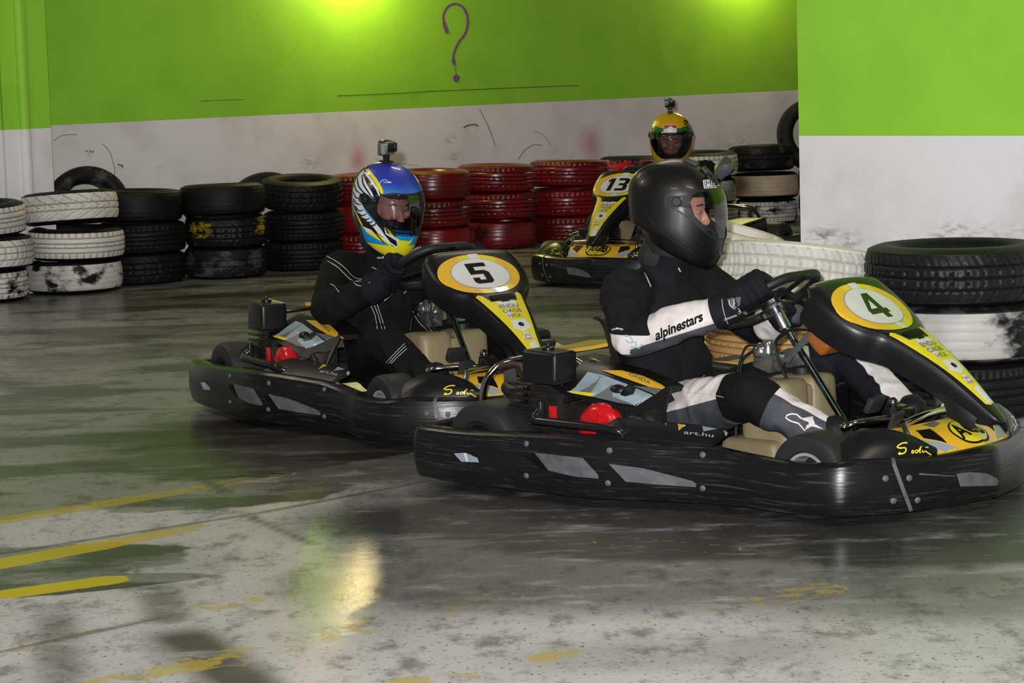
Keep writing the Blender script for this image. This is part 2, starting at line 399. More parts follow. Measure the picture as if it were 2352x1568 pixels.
S = [('s', *on_right(u, v), ru, rz, k) for u, v, ru, rz, k in ((1890, 545, .11, .05, .9), (1950, 560, .08, .06, .6), (2160, 540, .07, .035, .8), (2190, 525, .05, .04, .7), (2250, 545, .2, .06, .5), (2330, 540, .1, .05, .4), (1915, 525, .03, .02, .6), (1953, 541, .015, .012, .9), (2230, 565, .5, .05, .5))]
wall_right = wall('wall_right', R0, RT, 0, 6, 4.6, S)
# return of the near wall (its end and back)
b = MB(); q = R0 - RN * .0; e = R0 - RN * .30
b.add([R0, R0 + V(0, 0, 4.6), e + V(0, 0, 4.6), e], [(0, 1, 2, 3)])
f2 = R0 + RT * 6; b.add([e, e + V(0, 0, 4.6), f2 - RN * .3 + V(0, 0, 4.6), f2 - RN * .3], [(0, 1, 2, 3)])
b.build('wall_return', WALL, None, 0)['kind'] = 'structure'
# pier at the left with a painted half-round pipe on it
PF = W0 + WN * .56
def on_pier(u, v): return (at_plane(u, v, PF, WN) - W0).dot(WT)
pr1 = on_pier(117, 290); pr0 = on_pier(8, 300)
pier = bpy.data.objects.new('trim_1', None); COL.objects.link(pier); pier['kind'] = 'structure'
def slab(name, t0, t1, d0, d1, par):
    b = MB(); c = [W0 + WT * t + WN * d for t, d in ((t0, d0), (t1, d0), (t1, d1), (t0, d1))]
    b.loft([c, [p + V(0, 0, 4.6) for p in c]]); return b.build(name, WALL, par, 30)
slab('panel', pr0 + .004, pr1, 0, .56, pier); slab('panel', pr0 - 1.6, pr0 - .006, 0, .55, pier); slab('joint', pr0 - .006, pr0 + .004, 0, .535, pier)
b = MB(); pc = W0 + WT * (on_pier(56, 290)) + WN * .565
b.tube([pc, pc + V(0, 0, 4.6)], .035, 18); b.build('pipe', WALL, pier)
# ceiling with the joints of its slabs
b = MB(); b.box((0, 11, 4.75), (28, 40, .3)); b.build('ceiling', mat('ceiling_paint', (120, 118, 112), .8, var=.15, vs=.6), None, 30)['kind'] = 'structure'
# spray-painted question mark, scratches and scuffs on the back wall
def back_pt(off): return lambda u, v: at_plane(u, v, W0, WN) + WN * off
PURPLE = mat('purple_spray_paint', (126, 82, 142), .6)
SCUFF = mat('grey_rubber_scuff', (122, 112, 106), .8); SCUFFD = mat('dark_rubber_scuff', (62, 56, 54), .8); GSC = mat('dark_green_scratch', (52, 92, 26), .7)
b = MB(); K = zoompx(400, 0, 2.613)
q = sp2(K([(1638, 200), (1628, 170), (1616, 130), (1615, 90), (1630, 55), (1655, 32), (1690, 24), (1725, 38), (1750, 75), (1760, 120), (1757, 165), (1740, 210), (1712, 245), (1690, 285), (1676, 325), (1674, 360), (1680, 388)]), 5)
lay(b, ribbon(q, lambda t: 5 + 3.5 * (t < .12) + 2.5 * (t > .93)), 6, back_pt(.004))
c = K([(1692, 470)])[0]; lay(b, [(c[0] + 7.5 * math.cos(i * PI / 6) * (1 + .15 * math.sin(3 * i)), c[1] + 9 * math.sin(i * PI / 6)) for i in range(12)], 5, back_pt(.004))
lay(b, ribbon(K([(1684, 390), (1690, 450)]), 1.6), 6, back_pt(.004))
b.build('graffiti', PURPLE, wall_back, 0, False, 'purple spray-painted question mark')
def scuffs(name, lst, m, base):
    b = MB()
    for pts, wd in lst: lay(b, ribbon(sp2(pts, 4), wd), 9, base)
    return b.build(name, m, wall_back if base is not right_pt else wall_right, 0, False)
right_pt = lambda u, v: at_plane(u, v, R0, RN) + RN * .004
bp = back_pt(.003)
scuffs('scuff', [([(122, 323), (140, 312), (160, 309), (178, 309)], 1.5), ([(235, 330), (252, 350), (262, 385), (264, 415)], 1.4), ([(1190, 366), (1205, 345), (1225, 333), (1245, 334)], 1.6),
                 ([(1225, 300), (1240, 306), (1255, 318), (1265, 335)], 1.0), ([(1100, 250), (1110, 268), (1125, 300), (1137, 335)], 1.6), ([(860, 365), (890, 372), (960, 380)], .8)], SCUFF, bp)
scuffs('mark', [([(270, 376), (276, 380), (280, 379), (281, 386)], 2.2), ([(1064, 293), (1075, 288), (1090, 286), (1098, 290)], 2.4), ([(197, 349), (201, 345)], 2), ([(204, 350), (208, 345)], 2), ([(211, 351), (215, 346)], 2)], SCUFFD, bp)
scuffs('scratch', [([(775, 220), (900, 215), (1000, 209)], 1.6), ([(985, 210), (1150, 203), (1330, 196)], 1.6), ([(460, 232), (560, 228)], 1.0)], GSC, bp)

# bulkhead lamps high on the back wall (just out of the picture: they light the wall and mirror in the floor)
LAMPM = NT('warm_lamp_glass'); LAMPM.b.inputs['Emission Color'].default_value = (1, .78, .38, 1); LAMPM.b.inputs['Emission Strength'].default_value = 42
LAMPM.b.inputs['Base Color'].default_value = (1, .9, .7, 1)
LCASE = mat('lamp_housing', (60, 60, 60), .5)
def bulkhead(u, label, zl, pw):
    s = on_back(u, 5)[0]; p = W0 + WT * s; Mx = Matrix((WT, WN, V(0, 0, 1))).transposed()
    L = empty('wall_lamp', Matrix.Translation(p + V(0, 0, zl)), label, 'lamp', 'bulkhead lamps on the back wall')
    MB().box(WN * .03, (.34, .06, .42), Mx, .01).build('housing', LCASE, L)
    MB().box(WN * .10, (.30, .09, .38), Mx, .03).build('diffuser', LAMPM.m, L)
    light('lamp_glow', 'POINT', p + WN * .30 + V(0, 0, zl - .22), pw, (1, .80, .28), shadow_soft_size=.08)
bulkhead(800, 'warm bulkhead lamp on the green wall above the black tyre stacks', 2.26, 26)
bulkhead(1700, 'warm bulkhead lamp on the green wall above the white tyre stacks', 2.30, 18)
# ------------------------------------------------------------------ tyres
def tyre_profile(R, W, rr):
    """half profile list (r, z) from the inside bead round the tread to the other bead; tread rows flagged"""
    z = lambda t: W * t
    side = [(rr, z(.18)), (rr + .012, z(.06)), (rr + (R - rr) * .35, z(.0)), (rr + (R - rr) * .62, z(.015)), (R - .028, z(.05)), (R - .013, z(.085))]
    nt = 25; tread = [(R - .012 * abs(2 * i / (nt - 1) - 1) ** 3, z(.11 + .78 * i / (nt - 1))) for i in range(nt)]
    up = [(r, W - zz) for r, zz in side[::-1]]
    inner = [(rr + .004, z(.80)), (rr + (R - rr) * .5, z(.90)), (R - .022, z(.80)), (R - .020, z(.5)), (R - .022, z(.2)), (rr + (R - rr) * .5, z(.10)), (rr + .004, z(.20))]
    return side, tread, up, inner
def tyre_meshes(R, W, rr, nth, pat, key):
    side, tread, up, inner = tyre_profile(R, W, rr)
    th = np.linspace(0, 2 * PI, nth, endpoint=False)
    def depth(i, j):
        t = j / 24; k = i
        cg = {'rib': (5, 10, 14, 19), 'block': (6, 12, 18), 'arrow': (9, 15), 'slick': ()}[pat]
        g = 1.0 if j in cg else 0.
        if pat == 'rib' and (t < .17 or t > .83) and k % 4 == 0: g = max(g, .8)
        if pat == 'rib' and .45 < t < .55 and k % 6 == 0: g = max(g, .5)
        if pat == 'block':
            sft = int(5 * abs(2 * t - 1) ** 1.5)
            if (k + sft) % 8 == 0: g = max(g, .9)
            if (k + sft) % 8 == 4 and (j % 6) not in (0, 1): g = max(g, .4)
        if pat == 'arrow':
            sft = int(14 * abs(2 * t - 1)); 
            if (k + sft) % 9 == 0: g = max(g, 1.)
            if (k + sft) % 9 == 5 and t * (1 - t) > .12: g = max(g, .45)
        if pat == 'slick': g = .25 if j % 5 == 0 else 0
        return g
    vs = []; gv = []
    for i in range(nth):
        for j, (r, z) in enumerate(tread):
            g = depth(i, j); q = r - .0075 * g; vs.append((q * math.cos(th[i]), q * math.sin(th[i]), z)); gv.append(g)
    nt = len(tread); fs = [(i * nt + j, ((i + 1) % nth) * nt + j, ((i + 1) % nth) * nt + j + 1, i * nt + j + 1) for i in range(nth) for j in range(nt - 1)]
    me = bpy.data.meshes.new('tread_' + key); me.from_pydata(vs, [], fs); me.shade_smooth(); me.set_sharp_from_angle(angle=math.radians(50))
    at = me.attributes.new('groove', 'FLOAT', 'POINT'); at.data.foreach_set('value', gv)
    prof = [tread[-1]] + up + inner + side + [tread[0]]
    mb = MB(); n2 = min(nth, 96); mb.lathe(prof, n2); F = len(prof)
    mb.f = mb.f[:-2]; mb.m = mb.m[:-2]; me2 = mb.mesh('sidewall_' + key, 45, True)
    for m in (me, me2): m.materials.append(None)
    return me, me2
TY = {}
for key, R, W, rr, pat, n in (('rib', .285, .194, .17, 'rib', 168), ('block', .285, .194, .17, 'block', 168), ('arrow', .285, .20, .17, 'arrow', 171), ('slick', .285, .197, .175, 'slick', 120), ('wide', .335, .212, .205, 'block', 288), ('wide_slick', .335, .212, .205, 'slick', 192), ('thin', .335, .165, .205, 'rib', 288), ('wide_rib', .335, .212, .205, 'rib', 288), ('wide_arrow', .335, .215, .205, 'arrow', 288)):
    TY[key] = tyre_meshes(R, W, rr, n, pat, key) + (R, W)
def paint_mat(name, paint, cover, rough=.42, rub=(24, 24, 26), paint2=None, gd=.55, coat=0., vs=7):
    """rubber with a coat of paint that misses some of the surface; dirt sits in the grooves"""
    t = NT(name); nz = t.noise(vs, 6, rnd=True, rough=.62, stretch=(1, 1, 1.6))
    f = t.ramp(nz, 1 - cover - .06, 1 - cover + .06) if cover < 1 else 1.0
    p = t.mix(t.ramp(t.noise(3, 4, rnd=True), .4, .65), lin(paint), lin(paint2 or tuple(x * .86 for x in paint)))
    c = t.mix(f, lin(rub), p) if cover > 0 else t.mix(t.ramp(t.noise(5, 4, rnd=True), .35, .7), lin(rub), lin(tuple(x * .7 for x in rub)))
    c = t.mix(t.math('MULTIPLY', t.attr('groove'), gd), c, lin((20, 19, 18)))
    t.l(c, t.b.inputs['Base Color']); t.b.inputs['Roughness'].default_value = rough; t.b.inputs['Coat Weight'].default_value = coat; t.b.inputs['Coat Roughness'].default_value = .25
    t.b.inputs['Specular IOR Level'].default_value = .2 if not coat else .45
    t.bump(t.noise(70, 3), .25, .002); return t.m
TM = {
    'white': paint_mat('white_tyre_paint', (222, 220, 214), .86), 'whiteclean': paint_mat('clean_white_tyre_paint', (232, 230, 222), .95, gd=.25),
    'whiteworn': paint_mat('worn_white_tyre_paint', (214, 212, 208), .56), 'whitesmear': paint_mat('smeared_white_tyre_paint', (190, 188, 186), .5, vs=3.2),
    'cream': paint_mat('cream_tyre_paint', (205, 184, 160), .9), 'tan': paint_mat('tan_tyre_paint', (186, 146, 92), .9, gd=.3),
    'black': paint_mat('bare_rubber', (0, 0, 0), 0, .55, (22, 22, 25)), 'blacksheen': paint_mat('black_gloss_rubber', (0, 0, 0), 0, .38, (30, 30, 33)), 'greyblack': paint_mat('dusty_rubber', (78, 76, 76), .45, .6),
    'red': paint_mat('red_tyre_paint', (122, 14, 22), .88, .30, coat=.35, paint2=(92, 10, 16)), 'redworn': paint_mat('worn_red_tyre_paint', (116, 13, 19), .6, .32, coat=.3, paint2=(84, 9, 14)),
    'yellow': paint_mat('yellow_splashed_rubber', (190, 170, 30), .40, vs=5), 'mixed': paint_mat('red_and_white_splashed_rubber', (200, 196, 192), .5, paint2=(190, 30, 36)),
    'blackwhite': paint_mat('black_tyre_with_white_specks', (210, 210, 212), .27, .42, (28, 28, 31), vs=4)}
TCOUNT = [0]
def tyre(kind, m, M, label, group, sc=1.0, sm=None):
    me, me2, R, W = TY[kind]
    e = empty('tyre', M @ Matrix.Diagonal((sc, sc, 1, 1)), label, 'tyre', group)
    for nm, q, mm in (('tread', me, TM[m]), ('sidewall', me2, TM[sm or ('black' if m in ('white', 'whiteworn', 'cream', 'blacksheen', 'blackwhite', 'mixed', 'greyblack', 'yellow') else m)])):
        o = bpy.data.objects.new(nm, q); COL.objects.link(o); o.parent = e
        o.material_slots[0].link = 'OBJECT'; o.material_slots[0].material = mm
    return e
def stack(u, vb, R, tyres, group, pos=None, k=1.0):
    """a stack seen with its near foot at pixel (u, vb); tyres from the ground up: (kind, paint, label, dx, dy, tilt, tilt_dir, scale, sidewall paint)"""
    if pos is None:
        p = at_z(u, vb); d = V(p.x, p.y, 0).normalized(); c = V(p.x, p.y, 0) + d * R
    else: c = V(*pos, 0)
    z = 0.0; out = []
    for (kind, m, label, dx, dy, tilt, td, sc, sm) in tyres:
        sc = k * min(sc / .97, 1.0) if k != 1 and .9 < sc < 1.1 else sc
        dx, dy = (dx * .6, dy * .6) if k != 1 else (dx, dy)
        Rr, W = TY[kind][2] * sc, TY[kind][3]
        ax = V(math.cos(td), math.sin(td), 0); lift = abs(math.sin(tilt)) * Rr * .85
        M = Matrix.Translation(c + V(dx, dy, z + lift)) @ Matrix.Rotation(tilt, 4, ax) @ Matrix.Rotation(random.uniform(0, 6), 4, 'Z')
        out.append(tyre(kind, m, M, label, group, sc, sm)); z += W * .985 + lift * .75
    return c
G1, G2, G3 = 'tyre barrier along the back wall', 'red tyre barrier along the back wall', 'tyre stacks in front of the near wall'
def T(k, m, l, dx=0, dy=0, ti=0, td=0, sc=1., sm=None): return (k, m, l, dx, dy, ti, td, sc, sm)
stack(-38, 699, .285, [T('rib', 'whiteworn', 'worn white tyre at the foot of the stack cut by the left picture edge', -.01), T('block', 'white', 'white tyre in the middle of the stack cut by the left picture edge', .03), T('rib', 'white', 'white tyre topping the stack cut by the left picture edge', -.005, 0, .05, 0)], G1)
stack(172, 677, .30, [T('slick', 'whiteworn', 'half white half black tyre at the foot of the white stack by the pier', .0), T('rib', 'white', 'white tyre with black scrapes in the middle of the white stack by the pier', .035, 0, .02, 1.2), T('arrow', 'white', 'white tyre tilted on top of the white stack by the pier', -.005, 0, .085, -2.6)], G1, k=1.05)
stack(326, 656, .284, [T('block', 'black', 'bare black tyre at the foot of the stack right of the white one'), T('rib', 'black', 'bare black tyre in the middle of the stack right of the white one', .015), T('slick', 'black', 'bare black tyre topping the stack right of the white one', -.01, 0, .03, 2.)], G1, k=.995)
stack(521, 643, .275, [T('arrow', 'greyblack', 'dusty grey tyre at the foot of the yellow splashed stack', .0, 0, 0, 0, .93), T('block', 'yellow', 'black tyre splashed with yellow paint in the middle of its stack', .02, 0, .02, .4, .95), T('slick', 'black', 'black tyre on top of the yellow splashed one', -.01, 0, .03, -2.8, 1.)], G1, k=.965)
stack(700, 624, .272, [T('rib', 'black', 'black tyre at the foot of the stack left of the blue helmet', 0, 0, 0, 0, .95), T('rib', 'black', 'black tyre in the middle of the stack left of the blue helmet', .01, 0, 0, 0, .96), T('block', 'black', 'black tyre tipped towards us with open top left of the blue helmet', 0, -.02, .10, .35, .97)], G1, k=.955)
stack(835, 603, .27, [T('rib', 'red', 'red tyre hidden at the foot of the stack behind the blue helmet', 0, 0, 0, 0, .95), T('slick', 'red', 'red tyre in the middle of the stack behind the blue helmet', 0, 0, 0, 0, .95), T('rib', 'red', 'red tyre topping the stack behind the blue helmet', 0, 0, .06, -2., .95)], G2, k=0.945)
stack(998, 592, .275, [T('slick', 'red', 'red tyre at the foot of the stack right of the blue helmet', .02, 0, 0, 0, .95), T('rib', 'redworn', 'dark red tyre in the middle of the stack right of the blue helmet', -.01, 0, 0, 0, .95), T('slick', 'red', 'red tyre with blackened rim topping the stack right of the blue helmet', 0, 0, .03, 1., .95)], G2, k=0.96)
stack(1147, 574.5, .28, [T('slick', 'redworn', 'half bare red tyre at the foot of the second stack right of the blue helmet', -.01, 0, 0, 0, .97), T('rib', 'redworn', 'red tyre in the middle of the second stack right of the blue helmet', .01, 0, .03, 3., .97), T('rib', 'red', 'ribbed red tyre topping the second stack right of the blue helmet', -.02, 0, .03, 2., .98)], G2, k=0.98)
stack(1308, 560, .29, [T('rib', 'redworn', 'ribbed red tyre low in the stack behind the number 13 cowl', 0, 0, 0, 0, .97), T('rib', 'red', 'ribbed red tyre in the middle of the stack behind the number 13 cowl', -.02, 0, 0, 0, .97), T('rib', 'red', 'red tyre topping the stack behind the number 13 cowl', .01, 0, .05, 2.7, .99)], G2, k=1.01)
stack(1465, 546, .28, [T('rib', 'redworn', 'red tyre low in the stack behind the steering hand of kart 13', 0, 0, 0, 0, .97), T('rib', 'black', 'black tyre in the middle of the stack left of the yellow helmet', 0, 0, 0, 0, .97), T('rib', 'mixed', 'black tyre splashed red and white left of the yellow helmet', 0, 0, .03, 2.5, .99)], G1, k=0.98)
stack(1612, 531, .28, [T('rib', 'white', 'white tyre low in the stack right of the yellow helmet', 0, 0, 0, 0, .97), T('slick', 'whiteworn', 'worn white tyre in the middle of the stack right of the yellow helmet', -.02, 0, 0, 0, .97), T('rib', 'white', 'ribbed white tyre topping the stack right of the yellow helmet', .01, 0, .02, 0, 1.)], G1, k=0.98)
cL = stack(1757, 517, .25, [T('rib', 'whiteworn', 'white tyre at the foot of the stack beside the near wall edge', .02, 0, 0, 0, .84), T('slick', 'cream', 'cream tyre jutting out of the stack beside the near wall edge', .02, 0, .02, 3.3, 1.02), T('arrow', 'greyblack', 'dark tyre topping the stack beside the near wall edge', -.03, 0, .07, -2.9, 1.0)], G1, k=0.9)
# tyres behind the row
def lean(u, v_top, off, kind, m, label, R, turn=0., lean_a=.18, sm=None, group=G1, z=None):
    s = on_back(u, v_top)[0]; W = TY[kind][3]; sc = R / TY[kind][2]
    n2 = (Matrix.Rotation(turn, 3, 'Z') @ WN); axis = (n2 * math.cos(lean_a) + V(0, 0, math.sin(lean_a))).normalized()
    zc = R * math.cos(lean_a) + (z or 0); p = W0 + WT * s + WN * off + V(0, 0, zc)
    q = axis.to_track_quat('Z', 'X').to_matrix().to_4x4()
    return tyre(kind, m, Matrix.Translation(p) @ q @ Matrix.Translation((0, 0, -W / 2)), label, group, sc, sm)
def lying(u, v, off, kind, m, label, z, sc=1., group=G1):
    s = on_back(u, v)[0]; return tyre(kind, m, Matrix.Translation(W0 + WT * s + WN * off + V(0, 0, z)), label, group, sc)
lying(165, 400, .205, 'rib', 'black', 'black tyre lying half hidden behind the white stack by the pier', 0, .66)
lean(163, 400, .20, 'slick', 'black', 'black tyre leaning on the white wall beside the pier', .275, -.28, .16, 'greyblack', z=.19)
lean(572, 400, .22, 'slick', 'black', 'black tyre standing on edge behind the black stacks', .315, -.3, .13)
lean(366, 420, .155, 'slick', 'black', 'black tyre standing half hidden behind the bare black stack', .275, .0, .13)
lying(1850, 330, .30, 'rib', 'black', 'black tyre lying behind the near wall edge', 0, .97); lying(1850, 330, .30, 'rib', 'black', 'second black tyre lying behind the near wall edge', .194, .97)
lean(1812, 330, .27, 'slick', 'blacksheen', 'black tyre standing upright on top beside the near wall edge', .285, -.55, .13, 'black', z=.37)
# the nearer stacks
stack(0, 0, .335, [T('wide_rib', 'black', 'large black tyre at the foot of the stack behind the nose of kart 4', 0, 0), T('wide_slick', 'whitesmear', 'large black tyre smeared with white paint under the bare top one', .02, 0, 0, 0, 1.0, 'greyblack'), T('wide', 'blackwhite', 'large black tyre with white specks topping the near right stack', .0, 0)], G3, (1.645, 9.285))
stack(0, 0, .335, [T('thin', 'white', 'large white tyre at the foot of the stack behind the steering wheel of kart 4'), T('thin', 'tan', 'large tan tyre under the tilted white one', .0, 0, .02, 1.3), T('wide', 'whiteclean', 'large clean white tyre tilted on top beside the bare black one', .03, 0.0, .20, 2.40, 1., 'whiteclean')], G3, (1.075, 9.675))
stack(0, 0, .27, [T('rib', 'white', 'white tyre at the foot of the stack behind the black helmet', 0, 0, 0, 0, .95), T('rib', 'white', 'white tyre in the middle of the stack behind the black helmet', .01, 0, 0, 0, .95), T('slick', 'whiteclean', 'white tyre tipped steeply against the big white tyre behind the black helmet', .0, 0, .26, 1.35, .97, 'whiteclean')], G3, (.86, 10.42))
# ------------------------------------------------------------------ karts (local frame: x forward, y to the driver's left, z up)
def pose(x, y, a): return Matrix.Translation((x, y, 0)) @ Matrix.Rotation(a, 4, 'Z')
K4, K5, K13 = pose(.786, 7.901, -.743), pose(-.30, 9.544, -1.078), pose(.87, 15.25, -PI / 2 - .49)
def scratched(name, col, k=.42):
    t = NT(name); nz = t.ramp(t.noise(14, 8, stretch=(.35, .35, 9), rough=.78), .53, .68)
    c = t.mix(t.math('MULTIPLY', nz, k), lin(col), lin((92, 92, 96))); t.l(c, t.b.inputs['Base Color'])
    t.l(t.math('ADD', t.math('MULTIPLY', nz, .25), .27), t.b.inputs['Roughness']); t.b.inputs['Specular IOR Level'].default_value = .36
    t.bump(t.noise(24, 5, stretch=(.3, .3, 6)), .35, .003); return t.m
KB = scratched('scuffed_black_plastic', (20, 20, 22)); KP = mat('satin_black_plastic', (18, 18, 21), .36, bump=.05, bs=200, spec=.38); KD = mat('dull_black', (22, 22, 24), .6)
KG = mat('grey_scraped_plastic', (92, 92, 96), .6, var=.35, vs=30); CH = mat('chrome', (200, 196, 190), .14, 1., var=.2, vs=20); ST = mat('brushed_steel', (150, 152, 158), .32, 1.)
ALU = mat('cast_aluminium', (120, 120, 122), .42, .9, var=.4, vs=25, bump=.3, bs=40); OIL = mat('oily_engine_metal', (62, 60, 58), .45, .7, var=.5, vs=18, bump=.4, bs=50)
YE = mat('yellow_sticker', (222, 206, 44), .32, var=.10, vs=5, coat=.4); YO = mat('amber_yellow_sticker', (226, 178, 44), .32, var=.12, vs=5, coat=.4); WHS = mat('white_sticker', (216, 214, 216), .38, var=.12, vs=7, coat=.3)
GRL = mat('sticker_grey_line', (150, 152, 156), .4); BLK = mat('black_ink', (12, 12, 13), .6, spec=.15); GRN = mat('dark_green_ink', (44, 66, 24), .6, spec=.15); PBL = mat('pale_blue_sticker', (158, 182, 192), .35, var=.4, vs=14, coat=.3)
GRS = mat('grey_sticker', (104, 106, 108), .4, var=.2, vs=9); LBL = mat('grey_blue_sticker', (146, 158, 168), .4, var=.15, vs=9); TAN = mat('beige_fuel_tank', (142, 128, 96), .5, var=.25, vs=6); RED = mat('red_starter_cover', (190, 20, 28), .28, var=.15, vs=8, coat=.3)
AMB = mat('amber_reservoir', (160, 94, 40), .25, var=.2, vs=9, coat=.5); KT = mat('kart_tyre_rubber', (34, 34, 36), .55, var=.3, vs=12, bump=.2, bs=60); RIM = mat('pale_wheel_rim', (176, 178, 182), .35, .4); SEATM = mat('black_seat_shell', (19, 19, 20), .55)
HOSE = mat('black_hose', (16, 16, 17), .4); REDS = mat('red_sticker', (190, 30, 40), .4); GRIPM = mat('steering_grip_rubber', (18, 18, 20), .55, bump=.3, bs=120); PIPE = mat('heat_stained_pipe', (128, 104, 96), .4, .85, var=.5, vs=16)

SIDE = [(-.985, 0), (-.975, -.3), (-.958, -.52), (-.935, -.605), (-.88, -.640), (-.68, -.660), (-.38, -.662), (-.181, -.655), (-.03, -.605), (.152, -.538), (.291, -.517), (.455, -.528), (.607, -.502), (.68, -.439), (.756, -.325), (.805, -.19), (.845, 0)]
SZ = [.19, .19, .19, .192, .196, .199, .214, .222, .217, .205, .187, .179, .181, .190, .186, .182, .188]
PATH = spline([(x, y, z) for (x, y), z in zip(SIDE, SZ)], 6)                       # right half outline; z is the height of the top edge
def outline(i0, i1): return PATH[i0:i1 + 1]
def bumper_mb(pts, flip=False, full=None):
    b = MB(); rings = []
    P = full or pts
    for i, p in enumerate(pts):
        a, c = pts[max(i - 1, 0)], pts[min(i + 1, len(pts) - 1)]; t = V(c.x - a.x, c.y - a.y, 0).normalized(); n = V(t.y, -t.x, 0)
        h = p.z - .030; base = V(p.x, p.y, .030); prof = [(-.02, .004), (-.002, 0), (.006, .10), (.012, .30), (.014, .55), (.010, .80), (.004, .93), (-.008, .985), (-.026, 1.0), (-.05, .985), (-.052, .95), (-.020, .93), (-.012, .5), (-.018, .1)]
        rings.append([base + n * d + V(0, 0, h * q) for d, q in prof])
    b.loft(rings); return b.flipped() if flip else b
I_REAR, I_SPLIT, N6 = 16, 82, len(PATH) - 1
_sb = bumper_mb(outline(I_REAR, I_SPLIT)); SIDE_ME = _sb.mesh('side_bumper', 35); SIDE_BVH = bvh_of(SIDE_ME)
_sbl = _sb.flipped(); SIDE_ME_L = _sbl.mesh('side_bumper', 35)
_full = outline(I_SPLIT, N6); _fr = _full + [V(p.x, -p.y, p.z) for p in _full[:-1][::-1]]; _fb = bumper_mb(_fr); FRONT_ME = _fb.mesh('front_bumper', 35); FRONT_BVH = bvh_of(FRONT_ME)
_rr = outline(0, I_REAR - 1); _re = [V(p.x, -p.y, p.z) for p in _rr[1:][::-1]] + _rr; REAR_ME = bumper_mb(_re).mesh('rear_bumper', 35)
# number cowl
CW = [(.262, .640, .120, .085), (.285, .657, .164, .095), (.325, .655, .184, .105), (.37, .625, .194, .115), (.43, .583, .191, .115), (.49, .543, .166, .11), (.535, .520, .118, .105), (.575, .500, .102, .10), (.64, .460, .086, .095), (.71, .412, .070, .088), (.78, .355, .052, .080), (.84, .300, .036, .062), (.868, .272, .026, .035), (.878, .258, .012, .012)]
def cowl_mb():
    b = MB(); rings = []; C4 = spline([(x, 0, z) for x, z, _, _ in CW], 4); Wd = spline([(w, d, 0) for _, _, w, d in CW], 4)
    for i, (c, q) in enumerate(zip(C4, Wd)):
        a, e = C4[max(i - 1, 0)], C4[min(i + 1, len(C4) - 1)]; t = (e - a).normalized(); n = V(-t.z, 0, t.x)
        if n.z < 0: n = -n
        w, d = q.x, q.y; ring = []
        for y, k in ((-.96, -1), (-1, -.55), (-1.0, -.32), (-.97, -.20), (-.90, -.105), (-.72, -.055), (-.4, -.016), (0, 0)): ring.append((y, k))
        ring = ring + [(-y, k) for y, k in ring[:-1][::-1]]
        inner = [(.93, -1), (.93, -.35), (.6, -.13), (0, -.06), (-.6, -.13), (-.93, -.35), (-.93, -1)]
        rings.append([c + V(0, y * w, 0) + n * (k * d) for y, k in ring + inner])
    b.loft(rings); return b
_cb = cowl_mb(); COWL_ME = _cb.mesh('number_cowl', 40); COWL_BVH = bvh_of(COWL_ME)
# flat plate space: s runs down the cowl from its top edge, y sideways
def plate_caster(off, p0=(.34, .645), p1=(.53, .52)):
    t = V(p1[0] - p0[0], 0, p1[1] - p0[1]).normalized(); n = V(-t.z, 0, t.x); n = n if n.z > 0 else -n
    def f(y, s):
        o = V(p0[0], y, p0[1]) + t * s + n * .3; h = COWL_BVH.ray_cast(o, -n, 1)
        return None if h[0] is None else h[0] + (h[1] if h[1].z > 0 else -h[1]) * off
    return f
def ovl(cx, cs, ry, rs, k=40, egg=.0): return [(cx + ry * math.cos(a) * (1 + egg * math.sin(a)), cs + rs * math.sin(a)) for a in (2 * PI * i / k for i in range(k))]
def num_mesh(num):
    b = MB(); C = plate_caster(.0034)
    L = {'5': [[(-.04, .0), (.036, .0), (.036, .022), (-.014, .022), (-.014, .042), (.02, .042), (.034, .055), (.034, .105), (.02, .118), (-.03, .118), (-.04, .106), (-.04, .082), (-.014, .082), (-.014, .096), (.008, .096), (.008, .064), (-.04, .064)]],
         '4': [[(.0, .0), (.03, .0), (.03, .075), (.045, .075), (.045, .095), (.03, .095), (.03, .118), (.003, .118), (.003, .095), (-.045, .095), (-.045, .075)]],
         '1': [[(-.012, .0), (.014, .0), (.014, .118), (-.012, .118), (-.012, .03), (-.028, .034), (-.028, .014)]],
         '3': [[(-.034, .0), (.022, .0), (.034, .012), (.034, .050), (.024, .058), (.034, .066), (.034, .106), (.022, .118), (-.034, .118), (-.034, .096), (.008, .096), (.008, .069), (-.022, .069), (-.022, .047), (.008, .047), (.008, .022), (-.034, .022)]]}
    if num == '13': parts = [('1', -.045), ('3', .028)]
    else: parts = [(num, 0)]
    for ch, dx in parts:
        for poly in L[ch]: lay(b, [(y * 1.05 + dx - .014, s + .055) for y, s in poly], .015, C)
    if num == '4': lay(b, [(-.042, .127), (-.010, .085), (-.010, .127)], .01, plate_caster(.0042), 1)
    return b.mesh('race_number', 0, False)
